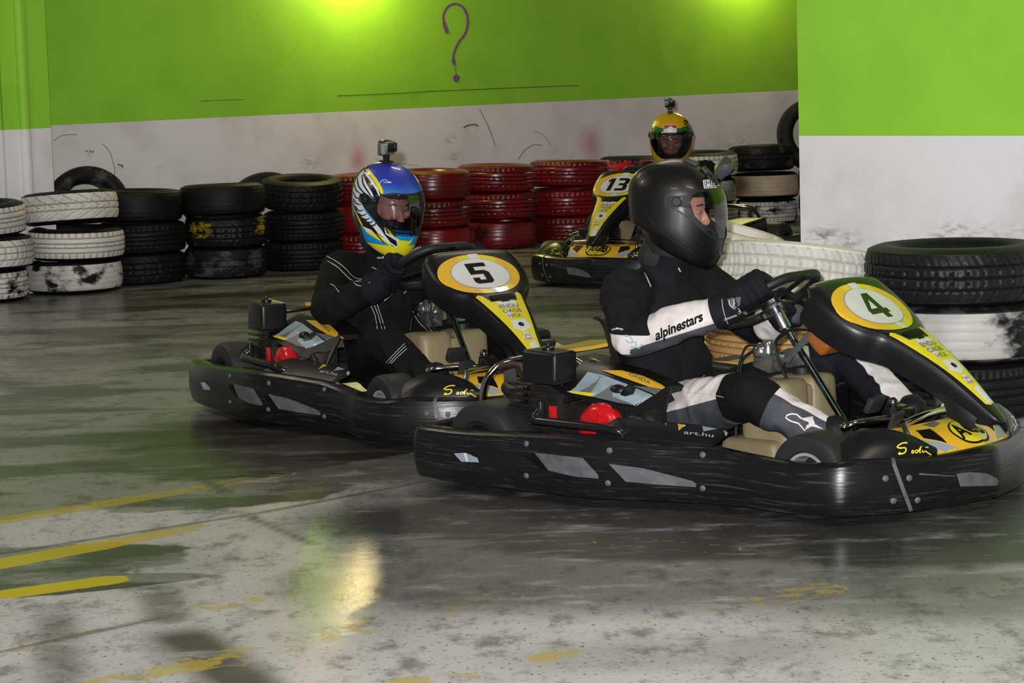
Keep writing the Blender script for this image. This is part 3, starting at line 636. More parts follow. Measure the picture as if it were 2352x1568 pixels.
def cowl_stickers():
    parts = {}
    def S(name, mats, items):
        b = MB()
        for poly, cast, cell, mi in items: lay(b, poly, cell, cast, mi)
        parts[name] = (b.mesh(name, 0, False), mats)
    C1, C2, C3 = plate_caster(.0012), plate_caster(.0020), plate_caster(.0028)
    oy = [(-.016 + .160 * math.cos(a) * (1 - .10 * math.sin(a)), .116 + (.120 if math.sin(a) > 0 else .112) * math.sin(a)) for a in (2 * PI * i / 44 for i in range(44))]
    clipL = [(-.152, .116)] 
    S('plate_sticker', [YE, YO], [(oy, C1, .018, 0), ([(x, s) for x, s in oy if x < -.055], plate_caster(.0016), .018, 1), ([(x, s) for x, s in oy if x > .07], plate_caster(.0016), .018, 1)])
    S('number_disc', [GRL, WHS], [(ovl(-.014, .116, .117, .090, 40), C2, .018, 0), (ovl(-.014, .116, .113, .086, 40), C3, .018, 1), ([(-.02, .002), (.02, .002), (.022, .04), (-.022, .04)], C2, .02, 1), ([(-.018, .196), (.018, .196), (.014, .236), (-.014, .236)], C2, .02, 1)])
    q = ((.55, .515), (.84, .300)); D1, D2, D3 = plate_caster(.0012, *q), plate_caster(.0022, *q), plate_caster(.0032, *q)
    strip = [(-.094, .0), (-.082, -.008), (-.070, .0), (-.052, .045), (.052, .045), (.066, -.004), (.078, -.010), (.088, .0), (.062, .12), (.036, .24), (.020, .345), (.0, .352), (-.020, .345), (-.040, .24), (-.066, .12)]
    S('nose_sticker', [YE, WHS], [(strip, D1, .02, 0), ([(-.034, .05), (.034, .05), (.04, .075), (.0, .09), (-.04, .075)], D2, .02, 1), ([(-.03, .158), (.03, .158), (.035, .20), (-.005, .222), (-.035, .20)], D2, .02, 1), ([(-.012, .285), (.016, .265), (.022, .345), (-.010, .345)], D2, .02, 1), (ovl(0, .245, .02, .018, 16), D2, .02, 1), ([(-.03, .09), (-.01, .1), (-.01, .14), (-.03, .15)], D2, .02, 1)])
    S('cowl_vent', [BLK], [([(-.048, .008), (.05, .002), (.054, .028), (-.044, .034)], D2, .02, 0), ([(-.022, .034), (.022, .030), (.016, .052), (-.014, .054)], D3, .02, 0)])
    S('bolt_hole', [BLK, OIL], [(ovl(.0, .185, .011, .011, 16), D3, .02, 0), (ovl(.002, .187, .006, .006, 12), plate_caster(.004, *q), .02, 1)])
    b = MB()
    for txt, s0, w_, h in (('ENDU', .088, .078, .020), ('OAGB', .116, .074, .020), ('HCK', .144, .056, .019)):
        tw = text_width(txt, .02); lay_text(b, txt, D3, lambda x, y, s0=s0, w_=w_, h=h, tw=tw: (-w_ / 2 + w_ * x / tw, s0 - h * y / .7), .012, .02)
    for k, txt in enumerate(('RACE', 'RED')):
        tw = text_width(txt); lay_text(b, txt, D3, lambda x, y, k=k, tw=tw: (-.02 + .036 * x / tw, .242 + .022 * k - .008 * y / .7), .012, 0, k)
    lay(b, ribbon(ovl(0, .250, .011, .009, 16) + [(.011, .25)], .003), .01, D3, 0)
    parts['lettering'] = (b.mesh('lettering', 0, False), [GRS, REDS])
    return parts
COWL_ST = cowl_stickers(); NUMS = {n: num_mesh(n) for n in ('4', '5', '13')}
M4I = K4.inverted()
def k4_caster(bvh, off): return cam_caster(bvh, M4I, off)
def local_px(u, v, y):
    o = M4I @ EYE; d = M4I.to_3x3() @ ray(u, v); return o + d * ((y - o.y) / d.y)
# slots, bolts and patches of the side bumper (traced on the near side, mirrored for the far one)
def bumper_details():
    z6, z7, z5 = zoompx(900, 740, 2.94), zoompx(1600, 600, 2.613), zoompx(1900, 880, 4.356); C = k4_caster(SIDE_BVH, .0012); C2 = k4_caster(SIDE_BVH, .003)
    patch = []
    for items in ([([(965, 880), (1290, 915), (1395, 1030), (1395, 1055), (1230, 1040), (1060, 1000)], C, 0), ([(890, 905), (960, 880), (1060, 1000), (1010, 990)], C, 2)], [([(1465, 955), (1700, 985), (2030, 1070), (2058, 1090), (2055, 1112), (1800, 1095), (1580, 1075)], C, 0), ([(1420, 985), (1465, 955), (1580, 1075), (1500, 1045)], C, 2)],
                  [([(420, 885), (500, 880), (580, 915), (590, 945), (470, 940)], C, 1), ([(488, 882), (506, 884), (522, 940), (508, 940)], C2, 3)]):
        b = MB()
        for poly, c, mi in items: lay(b, z6(poly), 12, c, mi)
        patch.append(b)
    bolts = []
    for f, L in ((z6, [(910, 820), (910, 1035), (1470, 865), (2100, 895), (2100, 1120), (1460, 1085)]), (z7, [(1133, 1303), (1180, 1437)])):
        for u, v in f(L):
            p = C(u, v)
            if p: bolts.append(p)
    c3 = k4_caster(FRONT_BVH, .0012)
    fb = MB(); fbolts = []
    for poly in ([(1558, 1275), (1640, 1265), (1740, 1272), (1800, 1300), (1820, 1330), (1800, 1345), (1580, 1350)],): lay(fb, z7(poly), 12, c3, 0)
    lay(fb, ribbon(z7([(1335, 1275), (1440, 1282), (1555, 1290)]), lambda t: 4 - 3 * t), 10, c3, 0)
    for u, v in z7([(1275, 1300), (1325, 1432)]):
        p = c3(u, v)
        if p: fbolts.append(p)
    return patch, bolts, fb, fbolts
PATCH, BOLTS, FPATCH, FBOLTS = bumper_details()
PATCH_ME, PATCH_ME_L = [p.mesh('slot', 0, False) for p in PATCH], [p.flipped().mesh('slot', 0, False) for p in PATCH]
FPATCH_ME = MB().add(FPATCH.v, FPATCH.f, [0]).mesh('slot', 0, False) if False else FPATCH.mesh('slot', 0, False)
def bolt_mesh():
    b = MB(); b.lathe([(.0095, 0), (.0095, .002), (.007, .0045), (.0035, .0050), (.003, .003)], 14); return b.mesh('bolt', 40)
_both = MB().add(_sb.v, _sb.f).add(_fb.v, _fb.f); _jb = MB(); lay(_jb, ribbon([(2050, 1050), (2053, 1068), (2072, 1120), (2092, 1172)], 9), 8, k4_caster(BVHTree.FromPolygons([Vector(v) for v in _both.v], _both.f), .003))
JOINT_ME, JOINT_ME_L = _jb.mesh('joint_strip', 0, False), _jb.flipped().mesh('joint_strip', 0, False)
BOLT_ME = bolt_mesh()
def place_bolt(p, par, bvh, flip=False):
    h = bvh.find_nearest(p); n = h[1]; c = V(0, 0, .1)
    if n.dot(V(p.x, p.y, 0)) < 0: n = -n
    q, n = (V(p.x, -p.y, p.z), V(n.x, -n.y, n.z)) if flip else (p, n)
    o = bpy.data.objects.new('bolt', BOLT_ME); COL.objects.link(o); o.parent = par; o.matrix_local = Matrix.Translation(q - n * .001) @ n.to_track_quat('Z', 'Y').to_matrix().to_4x4()
BOLT_ME.materials.append(KG)

def panel(b, quad, th=.006, n=6, bulge=0., mi=0):
    """a curved sheet between four corners (p00, p10, p11, p01) with thickness"""
    p = [Vector(q) for q in quad]; nn = (p[1] - p[0]).cross(p[3] - p[0]).normalized(); g = []
    for k in (0, 1):
        for i in range(n + 1):
            for j in range(n + 1):
                a, c = i / n, j / n; q = p[0].lerp(p[1], a).lerp(p[3].lerp(p[2], a), c) + nn * (bulge * 4 * a * (1 - a) * 1. - k * th); g.append(q)
    N = (n + 1) ** 2; I = lambda i, j, k: k * N + i * (n + 1) + j; fs = []
    for i in range(n):
        for j in range(n): fs += [(I(i, j, 0), I(i + 1, j, 0), I(i + 1, j + 1, 0), I(i, j + 1, 0)), (I(i, j, 1), I(i, j + 1, 1), I(i + 1, j + 1, 1), I(i + 1, j, 1))]
        fs += [(I(i, 0, 0), I(i, 0, 1), I(i + 1, 0, 1), I(i + 1, 0, 0)), (I(i, n, 0), I(i + 1, n, 0), I(i + 1, n, 1), I(i, n, 1)), (I(0, i, 0), I(0, i + 1, 0), I(0, i + 1, 1), I(0, i, 1)), (I(n, i, 0), I(n, i, 1), I(n, i + 1, 1), I(n, i + 1, 0))]
    return b.add(g, fs, mi)

def build_kart(M, num, label):
    R = empty('racing_kart', M, label, 'kart', 'racing karts')
    E = lambda name: None
    # chassis
    b = MB()
    for s in (-1, 1):
        b.tube([(-.93, .30 * s, .075), (-.5, .32 * s, .06), (-.1, .30 * s, .055), (.35, .22 * s, .055), (.62, .20 * s, .06), (.80, .16 * s, .075)], .015, 10, smooth=5)
        b.tube([(-.60, .36 * s, .10), (-.60, .60 * s, .10), (-.52, .625 * s, .10), (-.05, .57 * s, .10), (0, .52 * s, .10), (0, .30 * s, .06)], .011, 8, smooth=4)
        b.tube([(.53, .2 * s, .06), (.53, .36 * s, .10), (.53, .43 * s, .12)], .013, 8)
    for x in (-.92, -.3, .1, .62): b.tube([(x, -.3 if x < .3 else -.2, .07), (x, .3 if x < .3 else .2, .07)], .014, 10)
    b.tube([(-.68, -.50, .135), (-.68, .50, .135)], .017, 14)
    b.build('chassis_frame', KD, R)
    b = MB(); b.box((.28, 0, .040), (.75, .40, .006), None, .002); b.build('floor_tray', KD, R)
    for s in (-1, 1):
        b = MB(); b.prism([(-.90, .20), (.70, .20), (.62, .44), (.30, .47), (.05, .52), (-.15, .62), (-.80, .62), (-.90, .56)] if s > 0 else [(-.90, -.56), (-.80, -.62), (-.15, -.62), (.05, -.52), (.30, -.47), (.62, -.44), (.70, -.20), (-.90, -.20)], .046, .051); b.build('underbody_blocker', KD, R)  # added panel, blocks the wall glow mirrored beneath the kart
    # bodywork
    for me, mel, pm, fl in ((SIDE_ME, None, PATCH_ME, False), (SIDE_ME_L, None, PATCH_ME_L, True)):
        o = obj('side_bumper', me if me.users == 0 else me, [KB] if not me.materials else None, R)
        for q in pm: obj('slot', q, [KG, LBL, BLK, WHS] if not q.materials else None, o, 'grey scraped slot panel')
        for p in BOLTS: place_bolt(p, o, SIDE_BVH, fl)
        jm = JOINT_ME_L if fl else JOINT_ME; obj('joint_strip', jm, [KG] if not jm.materials else None, o)
    fo = obj('front_bumper', FRONT_ME, [KB] if not FRONT_ME.materials else None, R)
    obj('slot', FPATCH_ME, [KG] if not FPATCH_ME.materials else None, fo)
    for p in FBOLTS: place_bolt(p, fo, FRONT_BVH); place_bolt(p, fo, FRONT_BVH, True)
    obj('rear_bumper', REAR_ME, [KB] if not REAR_ME.materials else None, R)
    # yellow front deck sloping up to the nose, with marks
    top = _fr; yd = .225; D = [p for p in top if abs(p.y) < yd + .02]; b = MB(); rings = []
    for p in D:
        n = V(-1, -p.y * .35, 0).normalized(); o = p + n * .030
        rings.append([o + V(0, 0, .0), o + n * .035 + V(0, 0, .030), o + n * .085 + V(0, 0, .056), o + n * .15 + V(0, 0, .064), o + n * .15 + V(0, 0, .045), o + n * .03 + V(0, 0, -.015)])
    b.loft(rings); dk = b.build('front_deck', [YO], R, 50); dme = dk.data; dbv = bvh_of(dme)
    def dc(off):
        def f(x, y):
            h = dbv.ray_cast(V(x, y, .6), V(0, 0, -1)); return None if h[0] is None else h[0] + V(0, 0, off)
        return f
    b = MB(); c1, c2, c3 = dc(.0012), dc(.002), dc(.0028)
    lay(b, ovl(.755, 0, .052, .078, 32), .02, c2, 0); lay(b, ovl(.755, 0, .047, .071, 32), .02, c3, 1)
    tw = text_width('AGB', .03); lay_text(b, 'AGB', dc(.0036), lambda x, y: (.778 - .052 * y / .7, -.062 + .124 * x / tw), .012, .03, 0)
    for q, mi in (([(.80, -.10), (.78, -.115), (.72, -.20), (.78, -.2)], 2), ([(.765, -.13), (.70, -.12), (.68, -.17), (.72, -.185)], 3), ([(.80, .10), (.78, .115), (.72, .20), (.78, .2)], 2), ([(.765, .13), (.70, .12), (.68, .17), (.72, .185)], 3), ([(.815, -.075), (.80, -.10), (.795, -.135), (.83, -.10)], 3), ([(.815, .075), (.80, .10), (.795, .135), (.83, .10)], 3), ([(.70, -.10), (.66, -.10), (.66, -.04), (.69, -.05)], 4), ([(.70, .10), (.66, .10), (.66, .04), (.69, .05)], 4)): lay(b, q, .02, c1, mi)
    tw2 = text_width('www.hu'); lay_text(b, 'BEST RACING', c2, lambda x, y: (.715 - .010 * y / .7, -.125 + .05 * x / text_width('BEST RACING')), .012, 0, 0) if False else None
    b.build('deck_graphics', [BLK, YE, LBL, BLK, GRS], dk, 0, False)
    # corner fairings with a signature
    for s in (-1, 1):
        b = MB(); low = [(.560, -.462, .178), (.640, -.440, .184), (.700, -.372, .186), (.745, -.285, .184), (.775, -.200, .182)]; hi = [(.600, -.325, .262), (.655, -.300, .262), (.690, -.265, .252), (.728, -.222, .228), (.765, -.190, .19)]
        lo, up = spline(low, 4), spline(hi, 4); rings = []
        for a, c in zip(lo, up):
            m = (a + c) / 2 + V(.35, -.35, 1).normalized() * .014
            rings.append([a, a.lerp(m, .5) + V(.002, -.002, .004), m, m.lerp(c, .55) + V(0, 0, .006), c, c - V(.02, -.02, .004), a - V(.01, -.01, .012)])
        b.loft(rings); bb = b if s < 0 else b.flipped(); f = bb.build('corner_fairing', KP, R, 50)
        if s < 0: fbv = bvh_of(f.data); sig = signature(fbv)
        me = sig[0] if s < 0 else sig[1]; obj('signature', me, [YE] if not me.materials else None, f)
    # nose cowl
    cw = obj('number_cowl', COWL_ME, [KP] if not COWL_ME.materials else None, R)
    for nm, (me, ms) in COWL_ST.items(): obj(nm, me, ms if not me.materials else None, cw)
    me = NUMS[num]; obj('race_number', me, [GRN if num == '4' else BLK, WHS] if not me.materials else None, cw, 'race number ' + num)
    for s in (-1, 1):
        b = MB(); b.lathe([(.011, 0), (.011, .003), (.006, .006), (0, .006)], 12, Matrix.Translation((.325, .168 * s, .60)) @ Matrix.Rotation(PI / 2 * -s, 4, 'X')); b.build('cowl_bolt', ST, cw)
    for s in (-1, 1):
        b = MB(); panel(b, [(.70, .066 * s, .35), (.81, .036 * s, .272), (.80, .05 * s, .235), (.72, .05 * s, .27)], .005); b.build('cowl_foot', KP, R)
    # steering
    ax = V(.546, 0, -.837).normalized(); wc = V(.036, 0, .583); eu = V(.837, 0, .546); ey = V(0, 1, 0)
    sw = MB(); rim = []
    for i in range(48):
        a = 2 * PI * i / 48; r = .162; u_, y_ = math.sin(a), math.cos(a)
        u_ = max(u_, -.93) if u_ < 0 else min(u_, .90); rim.append(wc + eu * (u_ * r) + ey * (y_ * r))
    sw.tube(rim, .0155, 10, True); wheel = sw.build('steering_wheel', GRIPM, R)
    b = MB()
    for a in (PI / 2 + .0, PI + .45, -.45):
        d = eu * math.sin(a) + ey * math.cos(a); t = ax.cross(d)
        b.box(wc + d * .085 + ax * .012, (.165, .034, .006), Matrix((d, t, ax)).transposed(), .002)
    b.build('spoke', KP, wheel)
    b = MB(); Q = ax.to_track_quat('Z', 'X').to_matrix().to_4x4(); T0 = Matrix.Translation(wc + ax * .02) @ Q
    b.lathe([(0, -.012), (.03, -.012), (.03, 0), (.052, .012), (.052, .02), (.020, .022), (.020, .085), (.0185, .088), (0, .088)], 24, T0); b.build('hub', ST, wheel)
    for i in range(3):
        a = 2 * PI * i / 3 + .4; b = MB(); b.lathe([(0, .010), (.007, .010), (.007, .030), (0, .030)], 8, T0 @ Matrix.Translation((.039 * math.cos(a), .039 * math.sin(a), 0))); b.build('bolt', ST, wheel)
    b = MB(); p0 = wc + ax * .06; p1 = V(.40, 0, .10); b.tube([p0, p1], .0115, 14); b.build('steering_column', mat_once('blued_steel', (96, 104, 116), .25, 1.), R)
    b = MB(); c = V(.18, -.012, .45); d = V(.118 - .236, 0, .399 - .514).normalized(); n = V(0, -1, 0); b.box((.185, -.045, .455), (.165, .022, .006), Matrix((d, d.cross(n), n)).transposed(), .002)
    b.lathe([(0, 0), (.007, 0), (.007, .006), (0, .006)], 10, Matrix.Translation((.252, -.049, .518)) @ Matrix.Rotation(PI / 2, 4, 'X')); b.lathe([(0, 0), (.006, 0), (.006, .006), (0, .006)], 10, Matrix.Translation((.128, -.049, .402)) @ Matrix.Rotation(PI / 2, 4, 'X')); b.build('column_bracket', mat_once('zinc_plate', (120, 122, 124), .5, .8), R)
    b = MB(); b.box((.255, .0, .475), (.085, .10, .085), Matrix.Rotation(.75, 3, 'Y'), .02, 0, 3); b.build('fluid_reservoir', AMB, R)
    # fuel tank and what sits on it
    b = MB(); b.box((.105, -.075, .205), (.19, .135, .28), Matrix.Rotation(-.06, 3, 'Y'), .035, 0, 3); b.box((.105, .075, .205), (.19, .135, .28), Matrix.Rotation(-.06, 3, 'Y'), .035, 0, 3); b.box((.07, 0, .11), (.22, .36, .11), None, .03, 0, 3); b.box((.10, 0, .20), (.17, .06, .25), None, .02)
    tk = b.build('fuel_tank', TAN, R)
    MB().lathe([(0, 0), (.03, 0), (.03, .022), (.022, .028), (0, .028)], 16, Matrix.Translation((.10, .075, .343))).build('tank_cap', KD, tk)
    b = MB(); b.tube([(-.005, -.14, .07), (.0, -.14, .2), (.01, -.145, .24)], .006, 8); b.build('tank_strap', KD, tk)
    b = MB(); b.box((.05, -.03, .395), (.075, .07, .06), Matrix.Rotation(.3, 3, 'Y'), .01); b.ell((.035, -.05, .425), .028); b.box((.10, .05, .40), (.07, .05, .06), Matrix.Rotation(-.2, 3, 'Y'), .008); b.lathe([(0, 0), (.024, 0), (.024, .03), (.016, .04), (0, .04)], 14, Matrix.Translation((.055, -.04, .42))); b.build('master_cylinder', mat_once('polished_casting', (178, 178, 182), .22, .9, var=.3, vs=30), R)
    b = MB(); b.tube([(.24, -.05, .50), (.16, -.06, .50), (.10, -.06, .46), (.11, -.06, .40), (.14, -.06, .345)], .005, 8, smooth=5); b.tube([(.02, -.05, .43), (-.02, -.07, .40), (-.03, -.08, .34)], .005, 8, smooth=4); b.tube([(.05, -.06, .44), (.0, -.08, .44), (-.03, -.09, .36)], .004, 8, smooth=4); b.build('hose', HOSE, R)
    # pedals
    for s in (-1, 1):
        b = MB(); b.box((.60, .185 * s, .20), (.012, .055, .20), Matrix.Rotation(.35, 3, 'Y'), .004); b.box((.55, .185 * s, .31), (.02, .07, .05), Matrix.Rotation(.5, 3, 'Y'), .006); b.build('pedal', mat_once('pedal_plate', (84, 86, 90), .35, .8), R)
        b = MB(); b.tube([(.50, .27 * s, .245), (.53, .25 * s, .262), (.57, .12 * s, .262), (.60, .06 * s, .25)], .010, 10, smooth=4); b.tube([(.53, .25 * s, .262), (.50, .255 * s, .16), (.47, .26 * s, .07)], .009, 10, smooth=3); b.ell((.50, .27 * s, .25), .014); b.build('pedal_guard', CH, R)
    b = MB(); b.tube([(.66, -.20, .262), (.64, 0, .272), (.66, .20, .262)], .011, 10, smooth=4)
    for s in (-1, 1): b.tube([(.66, .20 * s, .262), (.70, .22 * s, .20), (.72, .2 * s, .08)], .010, 10, smooth=3)
    b.build('front_hoop', CH, R)
    b = MB(); b.box((.56, -.06, .19), (.014, .05, .20), Matrix.Rotation(.25, 3, 'Y'), .004); b.box((.545, -.06, .26), (.02, .06, .07), Matrix.Rotation(.25, 3, 'Y'), .005); b.ell((.53, -.06, .30), .016); b.box((.60, .06, .22), (.012, .03, .24), Matrix.Rotation(.12, 3, 'Y'), .003); b.build('brake_linkage', mat_once('worn_chrome', (132, 128, 124), .22, .95, var=.5, vs=30, bump=.4, bs=40), R)
    # seat
    b = MB(); prof = spline([(.02, 0, .115), (-.10, 0, .07), (-.25, 0, .055), (-.39, 0, .10), (-.475, 0, .22), (-.525, 0, .36), (-.56, 0, .47), (-.575, 0, .50)], 4); rings = []
    for i, p in enumerate(prof):
        a, c = prof[max(i - 1, 0)], prof[min(i + 1, len(prof) - 1)]; t = (c - a).normalized(); n = V(t.z, 0, -t.x); n = n if n.x > 0 or n.z > .3 else -n
        if n.z < 0 and n.x < 0: n = -n
        f = i / (len(prof) - 1); hw = .165 + .04 * math.sin(PI * min(f * 1.15, 1)); rise = .03 + .085 * math.sin(PI * min(max(f, .0), 1)) ** 1.0
        ring = [p + V(0, y * hw, 0) + n * (rise * abs(y) ** 3.2) for y in np.linspace(-1, 1, 17)]
        rings.append(ring + [q - n * .012 for q in ring[::-1]])
    b.loft(rings); b.build('seat', SEATM, R, 50)
    # wheels
    def wheel_(name, x, y, r, wd, rr):
        s = 1 if y > 0 else -1; Mx = Matrix.Translation((x, y, r)) @ Matrix.Rotation(-PI / 2 * s, 4, 'X'); h = wd / 2; e = bpy.data.objects.new(name, None)
        b = MB(); b.lathe([(rr, -h * .75), (rr + .01, -h * .95), (r * .78, -h), (r * .93, -h * .93), (r * .985, -h * .78), (r, -h * .5), (r, h * .5), (r * .985, h * .78), (r * .93, h * .93), (r * .78, h), (rr + .01, h * .95), (rr, h * .75)], 48, Mx, closed=False); b.f = b.f[:-2]; b.m = b.m[:-2]
        o = b.build(name, KT, R, 40)
        b = MB(); b.lathe([(rr + .006, h * .80), (rr + .004, h * .90), (rr - .004, h * .88), (rr - .008, h * .6), (rr - .012, -h * .8)], 40, Mx); b.f = b.f[:-2]; b.m = b.m[:-2]; b.build('rim', RIM if x > 0 else KD, o, 40)
        b = MB(); b.lathe([(0, h * .15), (.025, h * .25), (.03, h * .1), (rr - .012, 0), (rr - .012, -.02), (0, -.02)], 24, Mx); b.lathe([(0, h * .2), (.012, h * .2), (.012, h * .75), (0, h * .75)], 10, Mx); b.build('wheel_hub', OIL if x > 0 else KD, o, 40)
    for s in (-1, 1): wheel_('front_wheel', .500, .412 * s, .1275, .125, .068); wheel_('rear_wheel', -.68, .505 * s, .140, .19, .070)
    # engine on the right: block, red starter, black air box, cover, exhaust
    b = MB(); b.box((-.32, -.40, .20), (.30, .17, .17), None, .02); b.box((-.50, -.42, .26), (.14, .13, .16), Matrix.Rotation(.35, 3, 'Y'), .015)
    for i in range(7): b.box((-.55 + .0, -.42, .20 + .022 * i), (.17, .15, .008), Matrix.Rotation(.0, 3, 'Y'), .002)
    b.box((-.15, -.40, .22), (.10, .10, .12), None, .02); b.ell((-.12, -.45, .215), (.06, .02, .06)); b.tube([(-.2, -.47, .2), (-.12, -.50, .26), (-.06, -.47, .22)], .010, 8, smooth=4); b.build('engine_block', OIL, R)
    b = MB(); b.lathe([(.083, 0), (.083, .018), (.078, .032), (.062, .043), (.03, .047), (0, .047)], 36, Matrix.Translation((-.245, -.487, .215)) @ Matrix.Rotation(PI / 2, 4, 'X'))
    for i in range(10):
        a = 2 * PI * i / 10; b.box(V(-.245 + .052 * math.cos(a), -.531, .215 + .052 * math.sin(a)), (.022, .006, .005), Matrix.Rotation(-a, 3, 'Y'), .001)
    b.build('recoil_starter', RED, R)
    MB().box((-.452, -.49, .245), (.026, .012, .055), None, .003).build('red_switch', RED, R)
    b = MB(); bo = [(-.545, -.53), (-.405, -.53), (-.400, -.44), (-.41, -.425), (-.54, -.425)]
    b.box((-.473, -.478, .395), (.145, .108, .104), Matrix.Rotation(.04, 3, 'Y'), .016, 0, 3); b.box((-.473, -.478, .352), (.150, .112, .012), None, .004); b.lathe([(0, 0), (.02, 0), (.02, .01), (.008, .014), (.008, .022), (0, .022)], 12, Matrix.Translation((-.475, -.478, .445))); b.build('air_box', KP, R)
    ec = engine_cover(R)
    b = MB(); b.tube([(-.427, -.575, .270), (-.43, -.60, .246), (-.38, -.605, .243), (-.14, -.605, .240), (-.09, -.595, .232), (-.075, -.56, .22)], .0135, 12, smooth=4); b.tube([(-.427, -.575, .30), (-.427, -.575, .245)], .013, 12); b.build('nerf_bar', mat_once('polished_black_tube', (34, 34, 36), .16, .3), R)
    b = MB(); b.tube([(-.80, -.35, .352), (-.72, -.37, .372), (-.655, -.40, .368), (-.625, -.42, .325), (-.64, -.42, .27)], .010, 10, smooth=5); b.build('exhaust_pipe', PIPE, R)
    b = MB(); b.tube([(-.79, -.34, .295), (-.76, -.35, .288), (-.62, -.39, .262), (-.54, -.41, .248)], lambda t: .012 + .016 * math.sin(PI * min(1, t * 1.1)), 12, smooth=5); b.tube([(-.55, -.41, .25), (-.50, -.45, .27), (-.495, -.46, .22), (-.50, -.46, .17)], .011, 10, smooth=4); b.build('silencer', mat_once('rusty_silencer', (84, 74, 70), .45, .8, var=.5, vs=20, bump=.4, bs=40), R)
    # rear structure, left box, side top panels
    b = MB(); b.tube([(-.92, -.32, .08), (-.90, -.33, .27), (-.86, -.30, .35), (-.82, -.2, .37), (-.80, 0, .375), (-.82, .2, .37), (-.86, .30, .35), (-.90, .33, .27), (-.92, .32, .08)], .012, 10, smooth=4)
    for s in (-1, 1): b.tube([(-.82, .12 * s, .372), (-.70, .16 * s, .385), (-.56, .2 * s, .35), (-.50, .23 * s, .27)], .011, 10, smooth=4)
    b.build('rear_hoop', CH, R)
    b = MB(); panel(b, [(-.83, -.16, .382), (-.83, .14, .382), (-.70, .14, .388), (-.70, -.16, .388)], .012, 6, .004); b.build('rear_plate', YO, R)
    for y in (-.29, .29):
        b = MB(); panel(b, [(-.86, y, .06), (-.74, y, .06), (-.80, y, .35), (-.84, y, .35)], .01, 4); b.build('rear_fin', mat_once('dusty_grey_plate', (62, 62, 62), .6), R)
    b = MB(); b.box((-.28, .44, .20), (.50, .20, .22), Matrix.Rotation(.05, 3, 'Y'), .035, 0, 3); lb = b.build('left_box', KP, R)
    b = MB(); panel(b, [(-.50, .36, .318), (-.06, .36, .296), (-.06, .52, .296), (-.50, .52, .318)], .006, 6, .006); b.build('yellow_top', YO, lb)
    side_tops(R)
    return R
_MC = {}
def mat_once(name, *a, **k):
    if name not in _MC: _MC[name] = mat(name, *a, **k)
    return _MC[name]
def signature(bv):
    z5 = zoompx(1900, 880, 4.356); C = k4_caster(bv, .0022); b = MB()
    # script letters of the yellow signature
    st = [([(800, 600), (770, 598), (735, 608), (705, 630), (700, 645), (730, 650), (770, 648), (785, 660), (775, 690), (745, 705), (710, 708), (730, 690)], 3.2), ([(842, 680), (852, 672), (862, 682), (856, 698), (844, 696), (842, 682)], 2.6),
          ([(905, 672), (888, 668), (876, 682), (884, 696), (902, 688), (915, 665), (938, 632), (930, 655), (920, 690), (935, 690)], 2.4), ([(945, 668), (955, 690), (975, 678), (990, 685), (1010, 700), (1038, 715)], 2.6), ([(978, 642), (1008, 645)], 2.4)]
    for pts, wd in st: lay(b, ribbon(sp2(z5(pts), 4), wd), 6, C)
    return b.mesh('signature', 0, False), b.flipped().mesh('signature', 0, False)
